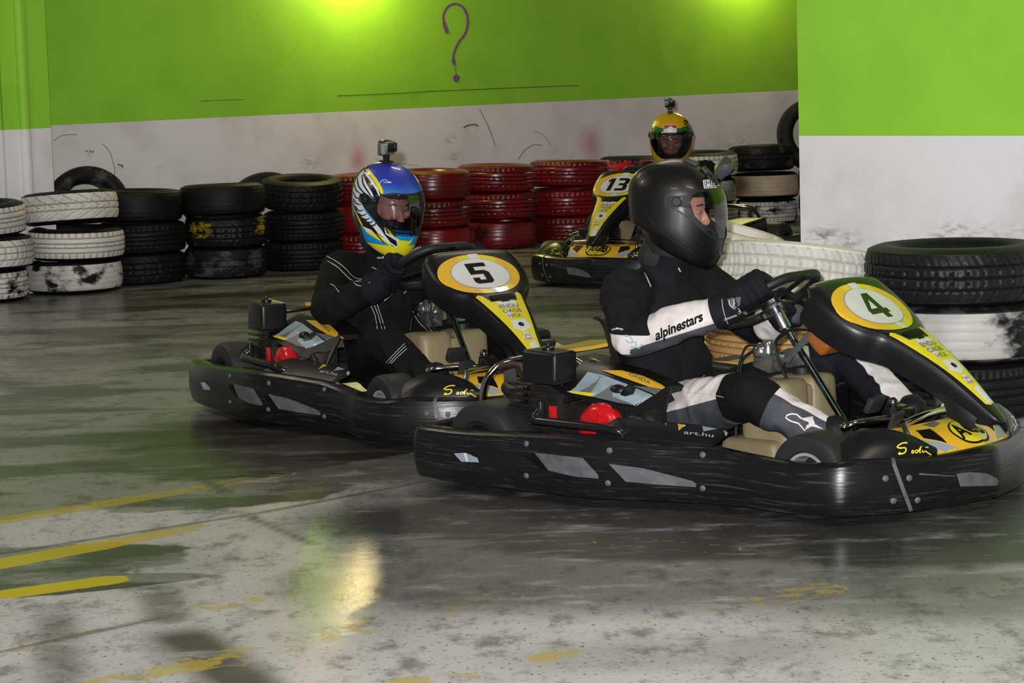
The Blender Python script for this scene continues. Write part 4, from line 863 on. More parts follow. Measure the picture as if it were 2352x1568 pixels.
def engine_cover(R):
    # corners: the side face faces right and up, the top slopes to the front
    rt, rl, ft, fl, bt = V(-.445, -.36, .392), V(-.415, -.505, .318), V(-.120, -.335, .334), V(-.145, -.500, .276), V(-.40, -.24, .384)
    bf = V(-.125, -.23, .325); b = MB(); rings = []
    for i in range(13):
        t = i / 12; k = math.sin(PI * t) * .012
        a, m, c = rl.lerp(fl, t), rt.lerp(ft, t) + V(0, 0, k), bt.lerp(bf, t) + V(0, 0, k)
        rings.append([a, a.lerp(m, .5) + V(0, -.006, .006), m, m.lerp(c, .5) + V(0, 0, .004), c, c - V(0, 0, .012), m - V(-.004, -.012, .02), a - V(-.002, -.010, -.002)])
    b.loft(rings); o = b.build('engine_cover', KP, R, 35); bv = bvh_of(o.data); bb = MB()
    # black arms holding its front
    panel(bb, [fl, ft, ft + V(.02, .01, -.04), fl + V(.01, .0, -.03)], .008, 4); panel(bb, [fl, fl + V(.012, .03, -.005), V(-.13, -.47, .225), V(-.155, -.495, .225)], .008, 4); panel(bb, [ft, ft + V(.02, .0, -.01), V(-.085, -.40, .23), V(-.105, -.41, .23)], .008, 4); bb.build('cover_arm', KP, o)
    zz = zoompx(1180, 780, 5.2275); C1, C2 = k4_caster(bv, .0016), k4_caster(bv, .0026); d = MB()
    lay(d, zz([(890, 392), (1060, 425), (1340, 530), (1690, 680), (1480, 800), (1200, 745), (960, 690), (660, 632), (740, 575)]), 8, C1, 0)
    lay(d, zz([(1060, 372), (1300, 372), (1560, 440), (1760, 535), (1875, 615), (1640, 575), (1330, 465)]), 8, C1, 1)
    lay(d, zz([(1060, 425), (985, 555), (925, 640), (945, 690), (800, 660), (730, 650), (880, 580), (980, 520)]), 8, C2, 2); lay(d, zz([(1180, 545), (1195, 745), (960, 690), (1080, 620)]), 8, C2, 2)
    lay(d, zz([(640, 628), (760, 628), (990, 655), (930, 690), (700, 650)]), 8, k4_caster(bv, .0034), 3); lay(d, zz([(1195, 690), (1270, 720), (1480, 800), (1260, 765), (1195, 750)]), 8, C2, 2)
    lay(d, zz([(1300, 600), (1380, 545), (1470, 580), (1440, 660), (1340, 690), (1280, 670)]), 8, k4_caster(bv, .0034), 4)
    lay(d, zz([(1430, 560), (1640, 575), (1875, 618), (1700, 668), (1560, 610)]), 8, C2, 5)
    d.build('cover_graphics', [PBL, YO, GRS, YE, KP, GRS], o, 0, False)
    t = MB(); lay_text(t, 'ONDA', k4_caster(bv, .003), quadmap(zz([(1375, 430)])[0], zz([(1640, 545)])[0], (2, -6), text_width('ONDA', .02)), 6, .02); t.build('lettering', GRS, o, 0, False)
    k = MB(); k.ell((-.235, -.430, .330), (.030, .02, .016), Matrix.Rotation(.5, 3, 'X')); k.build('cover_bulge', KP, o)
    return o
def side_tops(R):
    for s in (-1, 1):
        b = MB(); lo = spline([(-.16, -.635, .222), (-.03, -.590, .217), (.10, -.540, .211), (.19, -.512, .205)], 4); hi = spline([(-.16, -.520, .262), (-.03, -.490, .256), (.10, -.445, .248), (.20, -.44, .236)], 4); rings = []
        for a, c in zip(lo, hi):
            m = (a + c) / 2 + V(0, 0, .008); rings.append([a, m, c, c - V(0, 0, .01), a - V(0, 0, .012)])
        b.loft(rings); bb = b if s < 0 else b.flipped(); o = bb.build('side_top', KP, R, 40)
        if s < 0:
            bv = bvh_of(o.data); C1, C2 = k4_caster(bv, .0015), k4_caster(bv, .0025); zz = zoompx(1480, 780, 5.226)
            for q, mi in (([(395, 985), (520, 1005), (415, 1095)], 0), ([(455, 995), (525, 1005), (470, 1060)], 1), ([(695, 1040), (880, 1075), (710, 1105)], 2), ([(950, 1095), (1050, 1125), (1160, 1120), (1130, 1155), (970, 1155)], 2), ([(240, 980), (275, 985), (258, 1030)], 0)):
                d = MB(); lay(d, zz(q), 8, C1 if mi != 1 else C2, mi); d.build('decal', [YO, WHS, LBL], o, 0, False)
            d = MB(); q = zz([(470, 1135)])[0], zz([(830, 1175)])[0]; lay_text(d, 'art.hu', C2, quadmap(q[0], q[1], (1.5, -8), text_width('art.hu', .01)), 6, .01, 2)
            d.build('lettering', [YO, WHS, LBL], o, 0, False)
KART4 = build_kart(K4, '4', 'black and yellow kart number 4 nearest us, driver in black helmet')
KART5 = build_kart(K5, '5', 'black and yellow kart number 5 following behind, blue helmet driver')
KART13 = build_kart(K13, '13', 'black and yellow kart number 13 far back by the red tyres')
# ------------------------------------------------------------------ helmets
def sm_(x, a, b): t = max(0, min(1, (x - a) / (b - a))); return t * t * (3 - 2 * t)
HS = [(-.163, .088, -.060, .072), (-.158, .118, -.082, .090), (-.145, .140, -.098, .102), (-.112, .160, -.117, .114), (-.07, .167, -.142, .123), (-.02, .162, -.158, .128), (.03, .153, -.167, .130), (.07, .138, -.163, .124), (.105, .108, -.142, .106), (.132, .070, -.105, .080), (.150, .028, -.060, .047), (.157, -.004, -.028, .020), (.1585, -.0155, -.0165, .0006)]
HSP = spline([(a, b, c) for a, b, c, _ in HS], 4); HSW = spline([(d, 0, 0) for *_, d in HS], 4)
def hslice(z):
    for i in range(len(HSP) - 1):
        if HSP[i].x <= z <= HSP[i + 1].x or i == len(HSP) - 2:
            t = (z - HSP[i].x) / (HSP[i + 1].x - HSP[i].x); p = HSP[i].lerp(HSP[i + 1], t); return p.y, p.z, HSW[i].x + (HSW[i + 1].x - HSW[i].x) * t
def hring(z, f, b_, w, n=72, k=1.0):
    r = []
    for j in range(n):
        a = 2 * PI * j / n; c, s = math.cos(a), math.sin(a); r.append(V((f if c > 0 else -b_) * c * k, w * s * k, z))
    return r
def helmet_shell_mesh():
    b = MB(); R = []
    for p, q in zip(HSP, HSW): R.append(hring(p.x, p.y, p.z, q.x))
    for r in R:
        for v in r: v.z -= .34 * (v.x - .06) * sm_((-.055 - v.z) / .10, 0, 1)
    R2 = [[V(v.x * .87, v.y * .87, v.z * .90) for v in r] for r in R[::-1]]
    b.loft(R + R2, True, False, 0, True)
    me = b.mesh('shell', 0); o = bpy.data.objects.new('t', me); COL.objects.link(o)
    c = MB(); poly = [(.050, .034), (.060, .062), (.080, .075), (.30, .080), (.30, -.060), (.145, -.056), (.10, -.032), (.070, -.006)]
    c.loft([[V(x, -.3, z) for x, z in poly], [V(x, .3, z) for x, z in poly]]); co = c.build('c', KD)
    m = o.modifiers.new('b', 'BOOLEAN'); m.operation = 'DIFFERENCE'; m.object = co; m.solver = 'EXACT'
    bpy.context.view_layer.update(); out = evaluated(o); out.name = 'helmet'; bpy.data.objects.remove(o); bpy.data.objects.remove(co)
    out.shade_smooth(); out.set_sharp_from_angle(angle=math.radians(35))
    for p in out.polygons:
        f, bk, w = hslice(max(-.163, min(.158, p.center.z))); r = math.hypot(p.center.x / (f if p.center.x > 0 else -bk), p.center.y / max(w, .001)); lowz = -.155 - .34 * (p.center.x - .06)
        p.material_index = 1 if (r < .975 and -.066 < p.center.z < .125) or (p.normal.dot(p.center) < 0) else 0
    return out
SHELL = helmet_shell_mesh(); SHELL_BVH = bvh_of(SHELL)
def visor_mesh(k=1.022):
    b = MB(); n, m = 60, 12; rows = []; lim = math.radians(97)
    for i in range(n + 1):
        az = -lim + 2 * lim * i / n; e = sm_(abs(az), math.radians(28), math.radians(96)); lo, hi = -.068 + .082 * e, .086 - .040 * e; row = []
        for j in range(m + 1):
            z = lo + (hi - lo) * j / m; f, bk, w = hslice(z); c = math.cos(az); row.append(V((f if c > 0 else -bk) * c * k, w * math.sin(az) * k, z))
        rows.append(row)
    b.loft(rows, False, False); return b
VISOR = visor_mesh().mesh('visor', 60)
def vstrip(az0, az1, n=10, k=1.012):
    b = MB(); rows = []
    for i in range(n + 1):
        az = az0 + (az1 - az0) * i / n; e = sm_(abs(az), math.radians(28), math.radians(96)); lo, hi = -.074 + .082 * e, .091 - .042 * e; row = []
        for j in range(9):
            z = lo + (hi - lo) * j / 8; f, bk, w = hslice(z); c = math.cos(az); row.append(V((f if c > 0 else -bk) * c * k, w * math.sin(az) * k, z))
        rows.append(row)
    b.loft(rows, False, False); return b
PLO = [(.05, .034), (.07, -.006), (.10, -.032), (.145, -.056), (.3, -.060)]; PHI = [(.05, .034), (.06, .062), (.08, .075), (.3, .080)]
SEAL = MB()
def seal_strip(a0, a1, top, n=48):
    rows = []
    for i in range(n + 1):
        az = math.radians(a0 + (a1 - a0) * i / n); e = sm_(abs(az), math.radians(28), math.radians(96)); lo, hi = -.073 + .082 * e, .091 - .042 * e; x = .16 * math.cos(az)
        if x < .05: za, zb = (lo, .036) if not top else (.034, hi)
        else:
            xs, zs = zip(*(PHI if top else PLO)); p = float(np.interp(x, xs, zs)); za, zb = (p - .003, hi) if top else (lo, p + .003)
        row = []
        for z in np.linspace(za, max(zb, za + .001), 7): f, bk, w = hslice(z); c = math.cos(az); row.append(V((f if c > 0 else -bk) * c * 1.009, w * math.sin(az) * 1.009, z))
        rows.append(row)
    SEAL.loft(rows, False, False)
seal_strip(-99, 99, True, 90); seal_strip(-99, 99, False, 90)
PIV = MB()
for s in (-1, 1):
    PIV.lathe([(0, .006), (.013, .006), (.016, 0)], 18, Matrix.Translation((.012, .131 * s, .032)) @ Matrix.Rotation(-PI / 2 * s, 4, 'X'))
SEAL_ME, PIV_ME = SEAL.mesh('visor_seal', 50), PIV.mesh('visor_pivot', 40)
CLEAR = glassy('clear_visor', (.88, .88, .90), .02); SMOKE = glassy('lightly_smoked_visor', (.62, .62, .66), .04)
SKIN = mat('skin', (196, 134, 116), .5, var=.2, vs=20, bump=.1, bs=80); BALA = mat('black_balaclava', (22, 22, 25), .8); EYEW = mat('eye_white', (150, 140, 135), .3); IRIS = mat('dark_iris', (40, 30, 26), .2); BROW = mat('brown_brow', (70, 48, 38), .8); LIP = mat('lips', (168, 92, 86), .5)
def head_mesh(masked):
    b = MB(); b.ell((0, 0, .0), (.088, .074, .112), n=20); b.ell((.03, 0, -.06), (.055, .055, .055)); b.ell((.052, 0, .018), (.036, .055, .018)); b.limb([((.082, 0, -.002), .009), ((.100, 0, -.034), .0135)], 10); b.ell((.098, 0, -.038), (.014, .018, .010))
    for s in (-1, 1): b.ell((.060, .042 * s, -.028), (.026, .022, .022)); b.ell((.0, .075 * s, -.015), (.018, .012, .032))
    b.ell((.078, 0, -.068), (.016, .026, .008)); b.ell((.076, 0, -.078), (.015, .022, .008)); b.ell((.066, 0, -.100), (.022, .022, .016)); b.limb([((-.02, 0, -.08), .055), ((-.05, 0, -.17), .056)])
    me = remeshed(b, .0042, 3, .5); me.name = 'head'; me.materials.append(SKIN); me.materials.append(BALA); me.materials.append(LIP)
    for p in me.polygons:
        c = p.center; dark = c.x < .028 or c.z > .042 or (masked and c.z < -.040) or c.z < -.118
        p.material_index = 1 if dark else (2 if c.x > .074 and -.084 < c.z < -.062 and abs(c.y) < .024 else 0)
    return me
HEAD_OPEN, HEAD_MASK = head_mesh(False), head_mesh(True)
eb = MB(); ib = MB(); rb = MB(); 
def eye_parts(par):
    for s in (-1, 1):
        b = MB(); b.ell((.070, .031 * s, -.004), (.0125, .0135, .0072)); o = b.build('eye', EYEW, par, 80)
        b = MB(); b.ell((.0805, .031 * s + .001, -.0045), (.0036, .0058, .0058)); b.build('iris', IRIS, o, 80)
        b = MB(); b.tube([(.078, .014 * s, .014), (.082, .030 * s, .020), (.068, .050 * s, .015)], lambda t: .0045 - .002 * t, 8, smooth=4); b.build('eyebrow', BROW, par, 80)
        b = MB(); b.tube([(.078, .017 * s, .004), (.0825, .031 * s, .0075), (.070, .047 * s, .002)], .0032, 8, smooth=4); b.build('eyelid', SKIN, par, 80)

def helmet(par, K, Hm, m, visor, masked, deco):
    h = obj('helmet', SHELL.copy(), [m, KD], par); h.matrix_local = Hm; C = lambda off: cam_caster(SHELL_BVH, (K @ Hm).inverted(), off)
    obj('visor', VISOR.copy(), visor, h, 'see-through visor'); obj('visor_seal', SEAL_ME, KD if not SEAL_ME.materials else None, h); obj('visor_pivot', PIV_ME, KD if not PIV_ME.materials else None, h)
    b = MB(); b.loft([hring(-.150, .10, -.07, .085, 40), hring(-.10, .125, -.10, .098, 40), hring(-.05, .03, -.12, .104, 40)], True, False); b.build('lining', BALA, h)
    hd = obj('head', (HEAD_MASK if masked else HEAD_OPEN), None, par); hd.matrix_local = Hm @ Matrix.Translation((-.002, 0, .006)); eye_parts(hd)
    deco(h, C); return h
def side_poly(b, poly, off, mi, cell=.012, both=True):
    """a flat outline in the helmet's side view (x forward, z up) wrapped on its flank"""
    for s in ((-1, 1) if both else (-1,)):
        def f(x, z):
            hit = SHELL_BVH.ray_cast(V(x, .5 * s, z), V(0, -s, 0)); 
            return None if hit[0] is None else hit[0] + (hit[1] if hit[1].y * s > 0 else -hit[1]) * off
        lay(b, poly, cell, f, mi)
CAMG = mat('action_camera_grey', (52, 54, 58), .4); CAMS = mat('action_camera_silver', (196, 196, 196), .35, .3); CLENS = mat('dark_lens_glass', (12, 12, 16), .05, coat=1.); CASE = glassy('clear_case', (.86, .86, .88), .05)
def action_camera(M, label, face, case=None):
    e = empty('action_camera', M, label, 'camera')                       # local: x where the lens looks, z up; origin at the foot of the mount
    MB().box((0, 0, .004), (.048, .034, .008), None, .003).build('mount_pad', KD, e)
    b = MB()
    for y in (-.009, 0, .009): b.box((0, y, .018), (.016, .004, .024), None, .001)
    b.tube([(0, -.016, .024), (0, .016, .024)], .005, 10); b.build('mount_arm', KD, e)
    MB().box((-.001, 0, .056), (.026, .058, .042), None, .004).build('body', face, e)
    b = MB(); b.box((-.001, 0, .056), (.034, .068, .054), None, .006); b.box((.0, -.01, .085), (.024, .050, .006), None, .002); cs = b.build('case', case or CASE, e)
    b = MB(); b.box((.021, .012, .062), (.018, .036, .036), None, .005); b.build('lens_block', KP, e)
    b = MB(); b.lathe([(0, .003), (.010, .002), (.013, 0), (.014, -.004)], 20, Matrix.Translation((.031, .012, .062)) @ Matrix.Rotation(PI / 2, 4, 'Y')); b.build('lens', CLENS, e)
    b = MB(); b.box((.0155, -.020, .062), (.002, .018, .022), None, .001); b.build('display', mat_once('grey_display', (120, 124, 128), .3), e)
    MB().box((-.004, 0, .0865), (.014, .02, .004), None, .001).build('latch', KD, e)
    return e
# ------------------------------------------------------------------ drivers
def frame(p, z): return Matrix.Translation(p) @ Matrix.Rotation(z, 4, 'Z')
def bend_noise(me, amp, seed):
    n = len(me.vertices); co = np.empty(n * 3, np.float32); nr = np.empty(n * 3, np.float32)
    me.vertices.foreach_get('co', co); me.vertex_normals.foreach_get('vector', nr); co = co.reshape(-1, 3); nr = nr.reshape(-1, 3); d = np.empty(n)
    for i in range(n):
        p = Vector(co[i]); d[i] = noise.noise(p * 9 + V(seed, seed, 0)) * .6 + (1 - abs(noise.noise(p * 16 + V(seed, 3, 0)) * 2)) * .8
    me.vertices.foreach_set('co', (co + nr * (amp * (d - .4))[:, None]).astype(np.float32).ravel()); me.update()
def fields(me, segs, fn):
    """signed panel fields per vertex (positive inside): the cut lines of the suit stay smooth between vertices"""
    n = len(me.vertices); co = np.empty(n * 3, np.float32); me.vertices.foreach_get('co', co); co = co.reshape(-1, 3)
    best = np.full(n, 9.); F = {k: np.full(n, -.1) for k in ('white', 'grey', 'knee')}
    for nm, a, b in segs:
        a, b = np.array(a), np.array(b); d = b - a; t = np.clip((co - a) @ d / (d @ d), 0, 1); off = co - (a + t[:, None] * d); ds = np.linalg.norm(off, axis=1) - (.08 if nm == 'torso' else 0); m = ds < best; best[m] = ds[m]
        o = fn(nm, t, off, np.linalg.norm(d), co)
        for k in F: F[k][m] = np.broadcast_to(o.get(k, -.1), n)[m]
    for k, v in F.items(): me.attributes.new(k, 'FLOAT', 'POINT').data.foreach_set('value', v.astype(np.float32))
def seg_t(c, a, b):
    d = b - a; t = max(0, min(1, (c - a).dot(d) / d.length_squared)); return t, (c - a - d * t).length
def driver(K, label, J, suit, colour, glove_m, masked, visor, helm_m, deco, yaw, pitch, shoe_m, fat=1.0):
    """J: joints in the kart's frame, y<0 is the driver's right"""
    b = MB(); g = lambda k: Vector(J[k]); f = fat
    pel, bel, che, nb, hd = g('pelvis'), g('belly'), g('chest'), g('neck'), g('head')
    b.ell(pel, (.15 * f, .175 * f, .115), n=20); b.limb([(pel, .13 * f), (bel, .135 * f)], 14); b.ell(bel, (.135 * f, .175 * f, .15), n=20); b.ell(che, (.14 * f, .195 * f, .17), n=20); b.ell(che + V(-.01, 0, .07), (.115, .20, .10), n=20); b.limb([(bel, .13 * f), (che, .14 * f)], 14)
    b.limb([(che + V(.01, 0, .08), .10), (nb, .078), (nb + V(.02, 0, .05), .076), (nb + V(.03, 0, .10), .072)], 14)
    for s in 'RL':
        sh, el, wr = g('sh' + s), g('el' + s), g('wr' + s); b.limb([(che + V(0, sh.y * .5, .08), .085), (sh, .082 * f), (sh.lerp(el, .45), .072 * f), (el, .060 * f), (el.lerp(wr, .35), .062 * f), (wr, .046)], 14)
        hp, kn, an = g('hip' + s), g('kn' + s), g('an' + s); b.limb([(hp, .105 * f), (hp.lerp(kn, .5), .092 * f), (kn, .073), (kn.lerp(an, .35), .068), (an, .050)], 14)
    me = remeshed(b, .0085, 7, .5); me.name = 'person'
    bend_noise(me, .0085, J.get('seed', 1))
    for m in suit: me.materials.append(m)
    segs = []
    for s in 'RL': segs += [('arm' + s, g('sh' + s), g('el' + s)), ('fore' + s, g('el' + s), g('wr' + s)), ('thigh' + s, g('hip' + s), g('kn' + s)), ('shin' + s, g('kn' + s), g('an' + s))]
    segs += [('torso', pel, nb)]
    if colour: fields(me, segs, colour)
    P = obj('person', me); P.matrix_world = K; tag(P, label, 'person', 'kart drivers'); bv = bvh_of(me); C = lambda off: cam_caster(bv, K.inverted(), off)
    Hm = Matrix.Translation(hd) @ Matrix.Rotation(yaw, 4, 'Z') @ Matrix.Rotation(pitch, 4, 'Y')
    h = helmet(P, K, Hm, helm_m, visor, masked, deco)
    # gloves closed round the rim
    ax = V(.546, 0, -.837).normalized(); wc = V(.036, 0, .583); eu = V(.837, 0, .546)
    for s, sg in (('R', -1), ('L', 1)):
        a = J.get('grip' + s, .25); rim = wc + V(0, sg, 0) * (.162 * math.cos(a)) + eu * (.162 * math.sin(a)); ro = (V(0, sg, 0) * math.cos(a) + eu * math.sin(a)); tg = (eu * math.cos(a) - V(0, sg, 0) * math.sin(a)); up = -ax; wr = g('wr' + s); b = MB()
        at = lambda phi, r, k: rim + tg * k + (ro * math.cos(phi) + up * math.sin(phi)) * r
        base = at(1.15, .044, 0); b.limb([(wr, .044), (wr.lerp(base, .35), .040)], 12)
        for k in (-.030, -.010, .010, .030): b.limb([(wr.lerp(base, .3) + tg * k * .6, .026), (at(1.2, .046, k * 1.05), .021), (at(.6, .043, k * 1.1), .0165)], 10)
        for k, L_ in zip((-.036, -.012, .013, .037), (.85, 1., 1.05, .95)):
            b.limb([(at(1.0, .042, k), .0135), (at(.25, .037, k), .0128), (at(-.75 * L_, .031, k), .0118), (at(-1.75 * L_, .027, k * .97), .0108), (at(-2.7 * L_, .026, k * .95), .0098)], 10)
        b.limb([(wr.lerp(base, .45) + tg * .03, .022), (at(1.75, .040, .040), .0165), (at(2.35, .031, .052), .0135), (at(2.95, .027, .060), .0115)], 10)
        gm = remeshed(b, .0042, 4, .5); gm.name = 'glove'; gm.materials.append(glove_m[0]); gm.materials.append(glove_m[1])
        G = obj('glove', gm, None, P)
        cu = MB(); d = (g('el' + s) - wr).normalized(); u = d.cross(V(0, 0, 1)).normalized(); w2 = d.cross(u); cu.loft([[wr + d * x + (u * math.cos(q) + w2 * math.sin(q)) * r for q in (2 * PI * i / 24 for i in range(24))] for x, r in ((-.04, .046), (-.01, .050), (.025, .053), (.045, .058), (.046, .054), (.0, .046), (-.04, .042))], True, False, 0, True); cu.build('cuff', glove_m[0], G)
    for s, sg in (('R', -1), ('L', 1)):
        an, toe = g('an' + s), g('toe' + s); d = (toe - an); d.z = 0; d.normalize(); b = MB(); heel = an + V(-.035, 0, -.055)
        b.limb([(an + V(-.005, 0, .035), .052), (an + V(0, 0, -.015), .050), (heel, .040)], 12); b.limb([(an + V(.01, 0, -.03), .046), (an.lerp(toe, .55), .040), (toe, .031)], 12); b.limb([(heel, .036), (an.lerp(toe, .6) + V(0, 0, -.02), .036)], 12)
        sm_me = remeshed(b, .006, 4, .5); sm_me.name = 'shoe'; sm_me.materials.append(shoe_m); obj('shoe', sm_me, None, P)
    return P, bv, C, h
BS = lambda name, c, r=.82: mat(name, c, r, var=.35, vs=7, bump=.25, bs=45, dist=.006, spec=.18)
SB, SW, SGR = BS('black_race_suit', (24, 24, 29)), BS('white_suit_panel', (218, 212, 212), .75), BS('grey_suit_panel', (72, 74, 80))
SB5 = BS('deep_black_race_suit', (15, 15, 17)); SB13 = BS('dark_suit', (30, 28, 30)); PIPING = mat('pale_piping', (190, 188, 186), .6); GLB = BS('black_glove', (23, 24, 30)); GLG = BS('grey_glove_panel', (104, 104, 106)); GLR = BS('red_glove', (190, 30, 38)); SHOE = BS('black_race_shoe', (26, 26, 29), .6); KNEE = BS('black_knee_sleeve', (15, 15, 16), .9)
J4 = dict(pelvis=(-.31, 0, .185), belly=(-.385, 0, .33), chest=(-.415, 0, .50), neck=(-.375, 0, .665), head=(-.325, 0, .862), shR=(-.395, -.195, .600), elR=(-.275, -.315, .475), wrR=(.028, -.200, .575), shL=(-.385, .195, .600), elL=(-.22, .29, .45), wrL=(-.03, .20, .515),
          hipR=(-.27, -.12, .205), knR=(.165, -.285, .325), anR=(.425, -.20, .185), toeR=(.565, -.165, .205), hipL=(-.27, .12, .205), knL=(.13, .27, .385), anL=(.43, .20, .20), toeL=(.565, .17, .23), seed=1.7, gripR=.42, gripL=-.55)
def col4(n, t, off, L, co):
    z, y, x = off[:, 2], off[:, 1], off[:, 0]; mn = np.minimum
    if n == 'foreR': return dict(white=mn(z + .030, np.maximum(.492 - co[:, 2], (t - .26) * L)), grey=mn(.05 + 0 * z, np.maximum(.492 - co[:, 2], (t - .26) * L)))
    if n == 'foreL': return dict(white=mn((t - .30) * L, (.75 - t) * L) + 0 * z, grey=(t - .6) * L + 0 * z)
    if n == 'armR': return dict(white=mn(.492 - co[:, 2], z + .045), grey=mn(.492 - co[:, 2], (t - .7) * L))
    if n == 'thighR': return dict(white=mn(mn(z - .004, (t - .08) * L), .055 + y * .0 - (z - .05) * (t < .3)), grey=(t - .05) * L + 0 * z, knee=(t - .85) * L + 0 * z)
    if n == 'shinR': return dict(knee=(.25 - t) * L + 0 * z, white=mn(z - .045, .064 - z - np.maximum(y, 0) * .3), grey=mn(.064 - z, .02 - y))
    if n == 'shinL': return dict(white=mn(mn(.034 - abs(x - .035), z - .005), .05 + y))
    return {}
def suit_mat():
    t = NT('black_white_grey_race_suit'); nz = t.ramp(t.noise(7, 5), .3, .7)
    c = t.mix(nz, lin((23, 23, 28)), lin((17, 17, 21))); c = t.mix(t.ramp(t.attr('grey'), -.0008, .0008), c, t.mix(nz, lin((76, 78, 84)), lin((58, 60, 66))))
    c = t.mix(t.ramp(t.attr('white'), -.0008, .0008), c, t.mix(nz, lin((222, 216, 216)), lin((196, 188, 186)))); c = t.mix(t.ramp(t.attr('knee'), -.0008, .0008), c, lin((13, 13, 14)))
    t.l(c, t.b.inputs['Base Color']); t.b.inputs['Roughness'].default_value = .82; t.b.inputs['Specular IOR Level'].default_value = .18; t.bump(t.noise(40, 4), .3, .006); return t.m
SUIT4 = suit_mat()
def piping(P, C, z, lines, w=2.0):
    for pts in lines:
        b = MB(); lay(b, ribbon(sp2(z(pts), 4), w), 7, C(.002))
        if b.f: b.build('piping', PIPING, P, 0, False)
def lines_mb(b, C, z, lines, w):
    for pts in lines: lay(b, ribbon(sp2(z(pts), 4), w), 7, C(.002))
MATB = mat('matt_black_helmet', (11, 11, 12), .38, spec=.5); MATB.node_tree.nodes['Principled BSDF'].inputs['Coat Weight'].default_value = .15
def deco4(h, C):
    z = zoompx(1320, 340, 3.136); b = MB()
    lay(b, z([(922, 232), (1000, 222), (1050, 228), (1050, 285), (934, 292), (928, 285)]), 8, C(.0012), 0); lay(b, z([(928, 238), (1000, 228), (1050, 233), (1050, 278), (938, 286)]), 8, C(.0018), 1); lay(b, z([(931, 241), (1000, 231), (1050, 236), (1050, 275), (941, 282)]), 8, C(.0024), 0)
    q = z([(938, 276)])[0], z([(1050, 268)])[0]; lay_text(b, 'MDS', C(.0032), quadmap(q[0], q[1], (-.8, -11), text_width('MDS', .0)), 6, .0, 1); b.build('forehead_label', [WHS, BLK], h, 0, False)
    b = MB(); lay(b, ribbon(sp2(z([(470, 170), (520, 135), (600, 122), (700, 130), (780, 165), (850, 205)]), 4), 1.6), 8, C(.0012)); b.build('shell_ridge', KD, h, 0, False)
    b = MB(); lay(b, ribbon(sp2(z([(500, 430), (580, 560), (680, 640), (790, 720), (860, 745)]), 4), 1.5), 8, C(.0012)); b.build('shell_ridge', KD, h, 0, False)
    b = MB(); b.box((.02, 0, .1535), (.05, .05, .012), Matrix.Rotation(.2, 3, 'Y'), .004); b.box((.075, 0, .132), (.04, .06, .010), Matrix.Rotation(.65, 3, 'Y'), .003); b.build('top_vent', KD, h); 
    b = MB(); b.box((.158, 0, -.118), (.012, .06, .018), Matrix.Rotation(-.3, 3, 'Y'), .003); b.build('chin_vent', KD, h)
D4, BV4, C4, H4 = driver(K4, 'person in black and white race suit and matt black helmet driving the nearest kart', J4, [SUIT4], col4, (GLB, GLG), False, CLEAR, MATB, deco4, math.radians(30), math.radians(10), SHOE)
b = MB(); z5 = zoompx(1320, 340, 3.136)
q = z5([(585, 1382)])[0], z5([(925, 1240)])[0]; lay_text(b, 'alpinestars', C4(.0022), quadmap(q[0], q[1], (-1.2, -22), text_width('alpinestars', .035)), 5, .035, 0); b.build('sleeve_lettering', BLK, D4, 0, False)
b = MB(); z6 = zoompx(1480, 780, 5.226); S_ = [(1740, 965), (1700, 935), (1715, 905), (1770, 890), (1830, 900), (1870, 935), (1900, 952), (2025, 930), (1975, 995), (2060, 1030), (2150, 1070), (2030, 1035), (1955, 1028), (1930, 1090), (1850, 1000), (1790, 985), (1740, 965)]
lay(b, ribbon(z6(S_), 3.2), 6, C4(.0025)); b.build('shin_star', SW, D4, 0, False)
b = MB(); piping(D4, C4, z5, [[(235, 775), (300, 768), (380, 795), (440, 825)]], 5); piping(D4, C4, z5, [[(500, 900), (520, 940), (545, 1000)], [(745, 860), (760, 890)]], 3); piping(D4, C4, z6, [[(345, 610), (450, 625), (560, 640), (760, 655), (960, 690)], [(560, 635), (640, 510), (720, 430)]], 1.2)
b = MB(); lines_mb(b, C4, z5, [[(270, 1310), (310, 1300), (350, 1310)], [(365, 1350), (400, 1360), (420, 1390), (395, 1400), (370, 1380)], [(400, 1400), (440, 1395), (440, 1430), (405, 1430)], [(455, 1440), (490, 1410)]], 4); b.build('back_mark', PBL, D4, 0, False)
b = MB(); gl = MB(); gob = [o for o in D4.children if o.name.startswith('glove')][0]
for q in [gob] + list(gob.children): gl.add([v.co for v in q.data.vertices], [tuple(p.vertices) for p in q.data.polygons])
CG = cam_caster(BVHTree.FromPolygons(gl.v, gl.f), K4.inverted(), .002)
for L_ in ([(1078, 1228), (1120, 1214), (1165, 1197)], [(1075, 1238), (1120, 1223), (1170, 1203)], [(1175, 1178), (1240, 1188), (1345, 1238)], [(1178, 1190), (1240, 1199), (1335, 1243)], [(1062, 1090), (1068, 1150), (1090, 1230), (1115, 1290)]):
    b = MB(); lay(b, ribbon(sp2(z5(L_), 4), 1.3), 6, CG)
    if b.f: b.build('stitching', PIPING, gob, 0, False)
b = MB(); lay(b, z5([(1100, 1092), (1145, 1078), (1196, 1072), (1188, 1128), (1152, 1166), (1118, 1140)]), 6, CG, 0); lay(b, ribbon(z5([(1112, 1100), (1118, 1130), (1140, 1152), (1150, 1120), (1148, 1092)]), 2), 6, cam_caster(BVHTree.FromPolygons(gl.v, gl.f), K4.inverted(), .003), 1)
if b.f: b.build('glove_patch', [GLG, PIPING], gob, 0, False)
wl = K4 @ H4.matrix_local
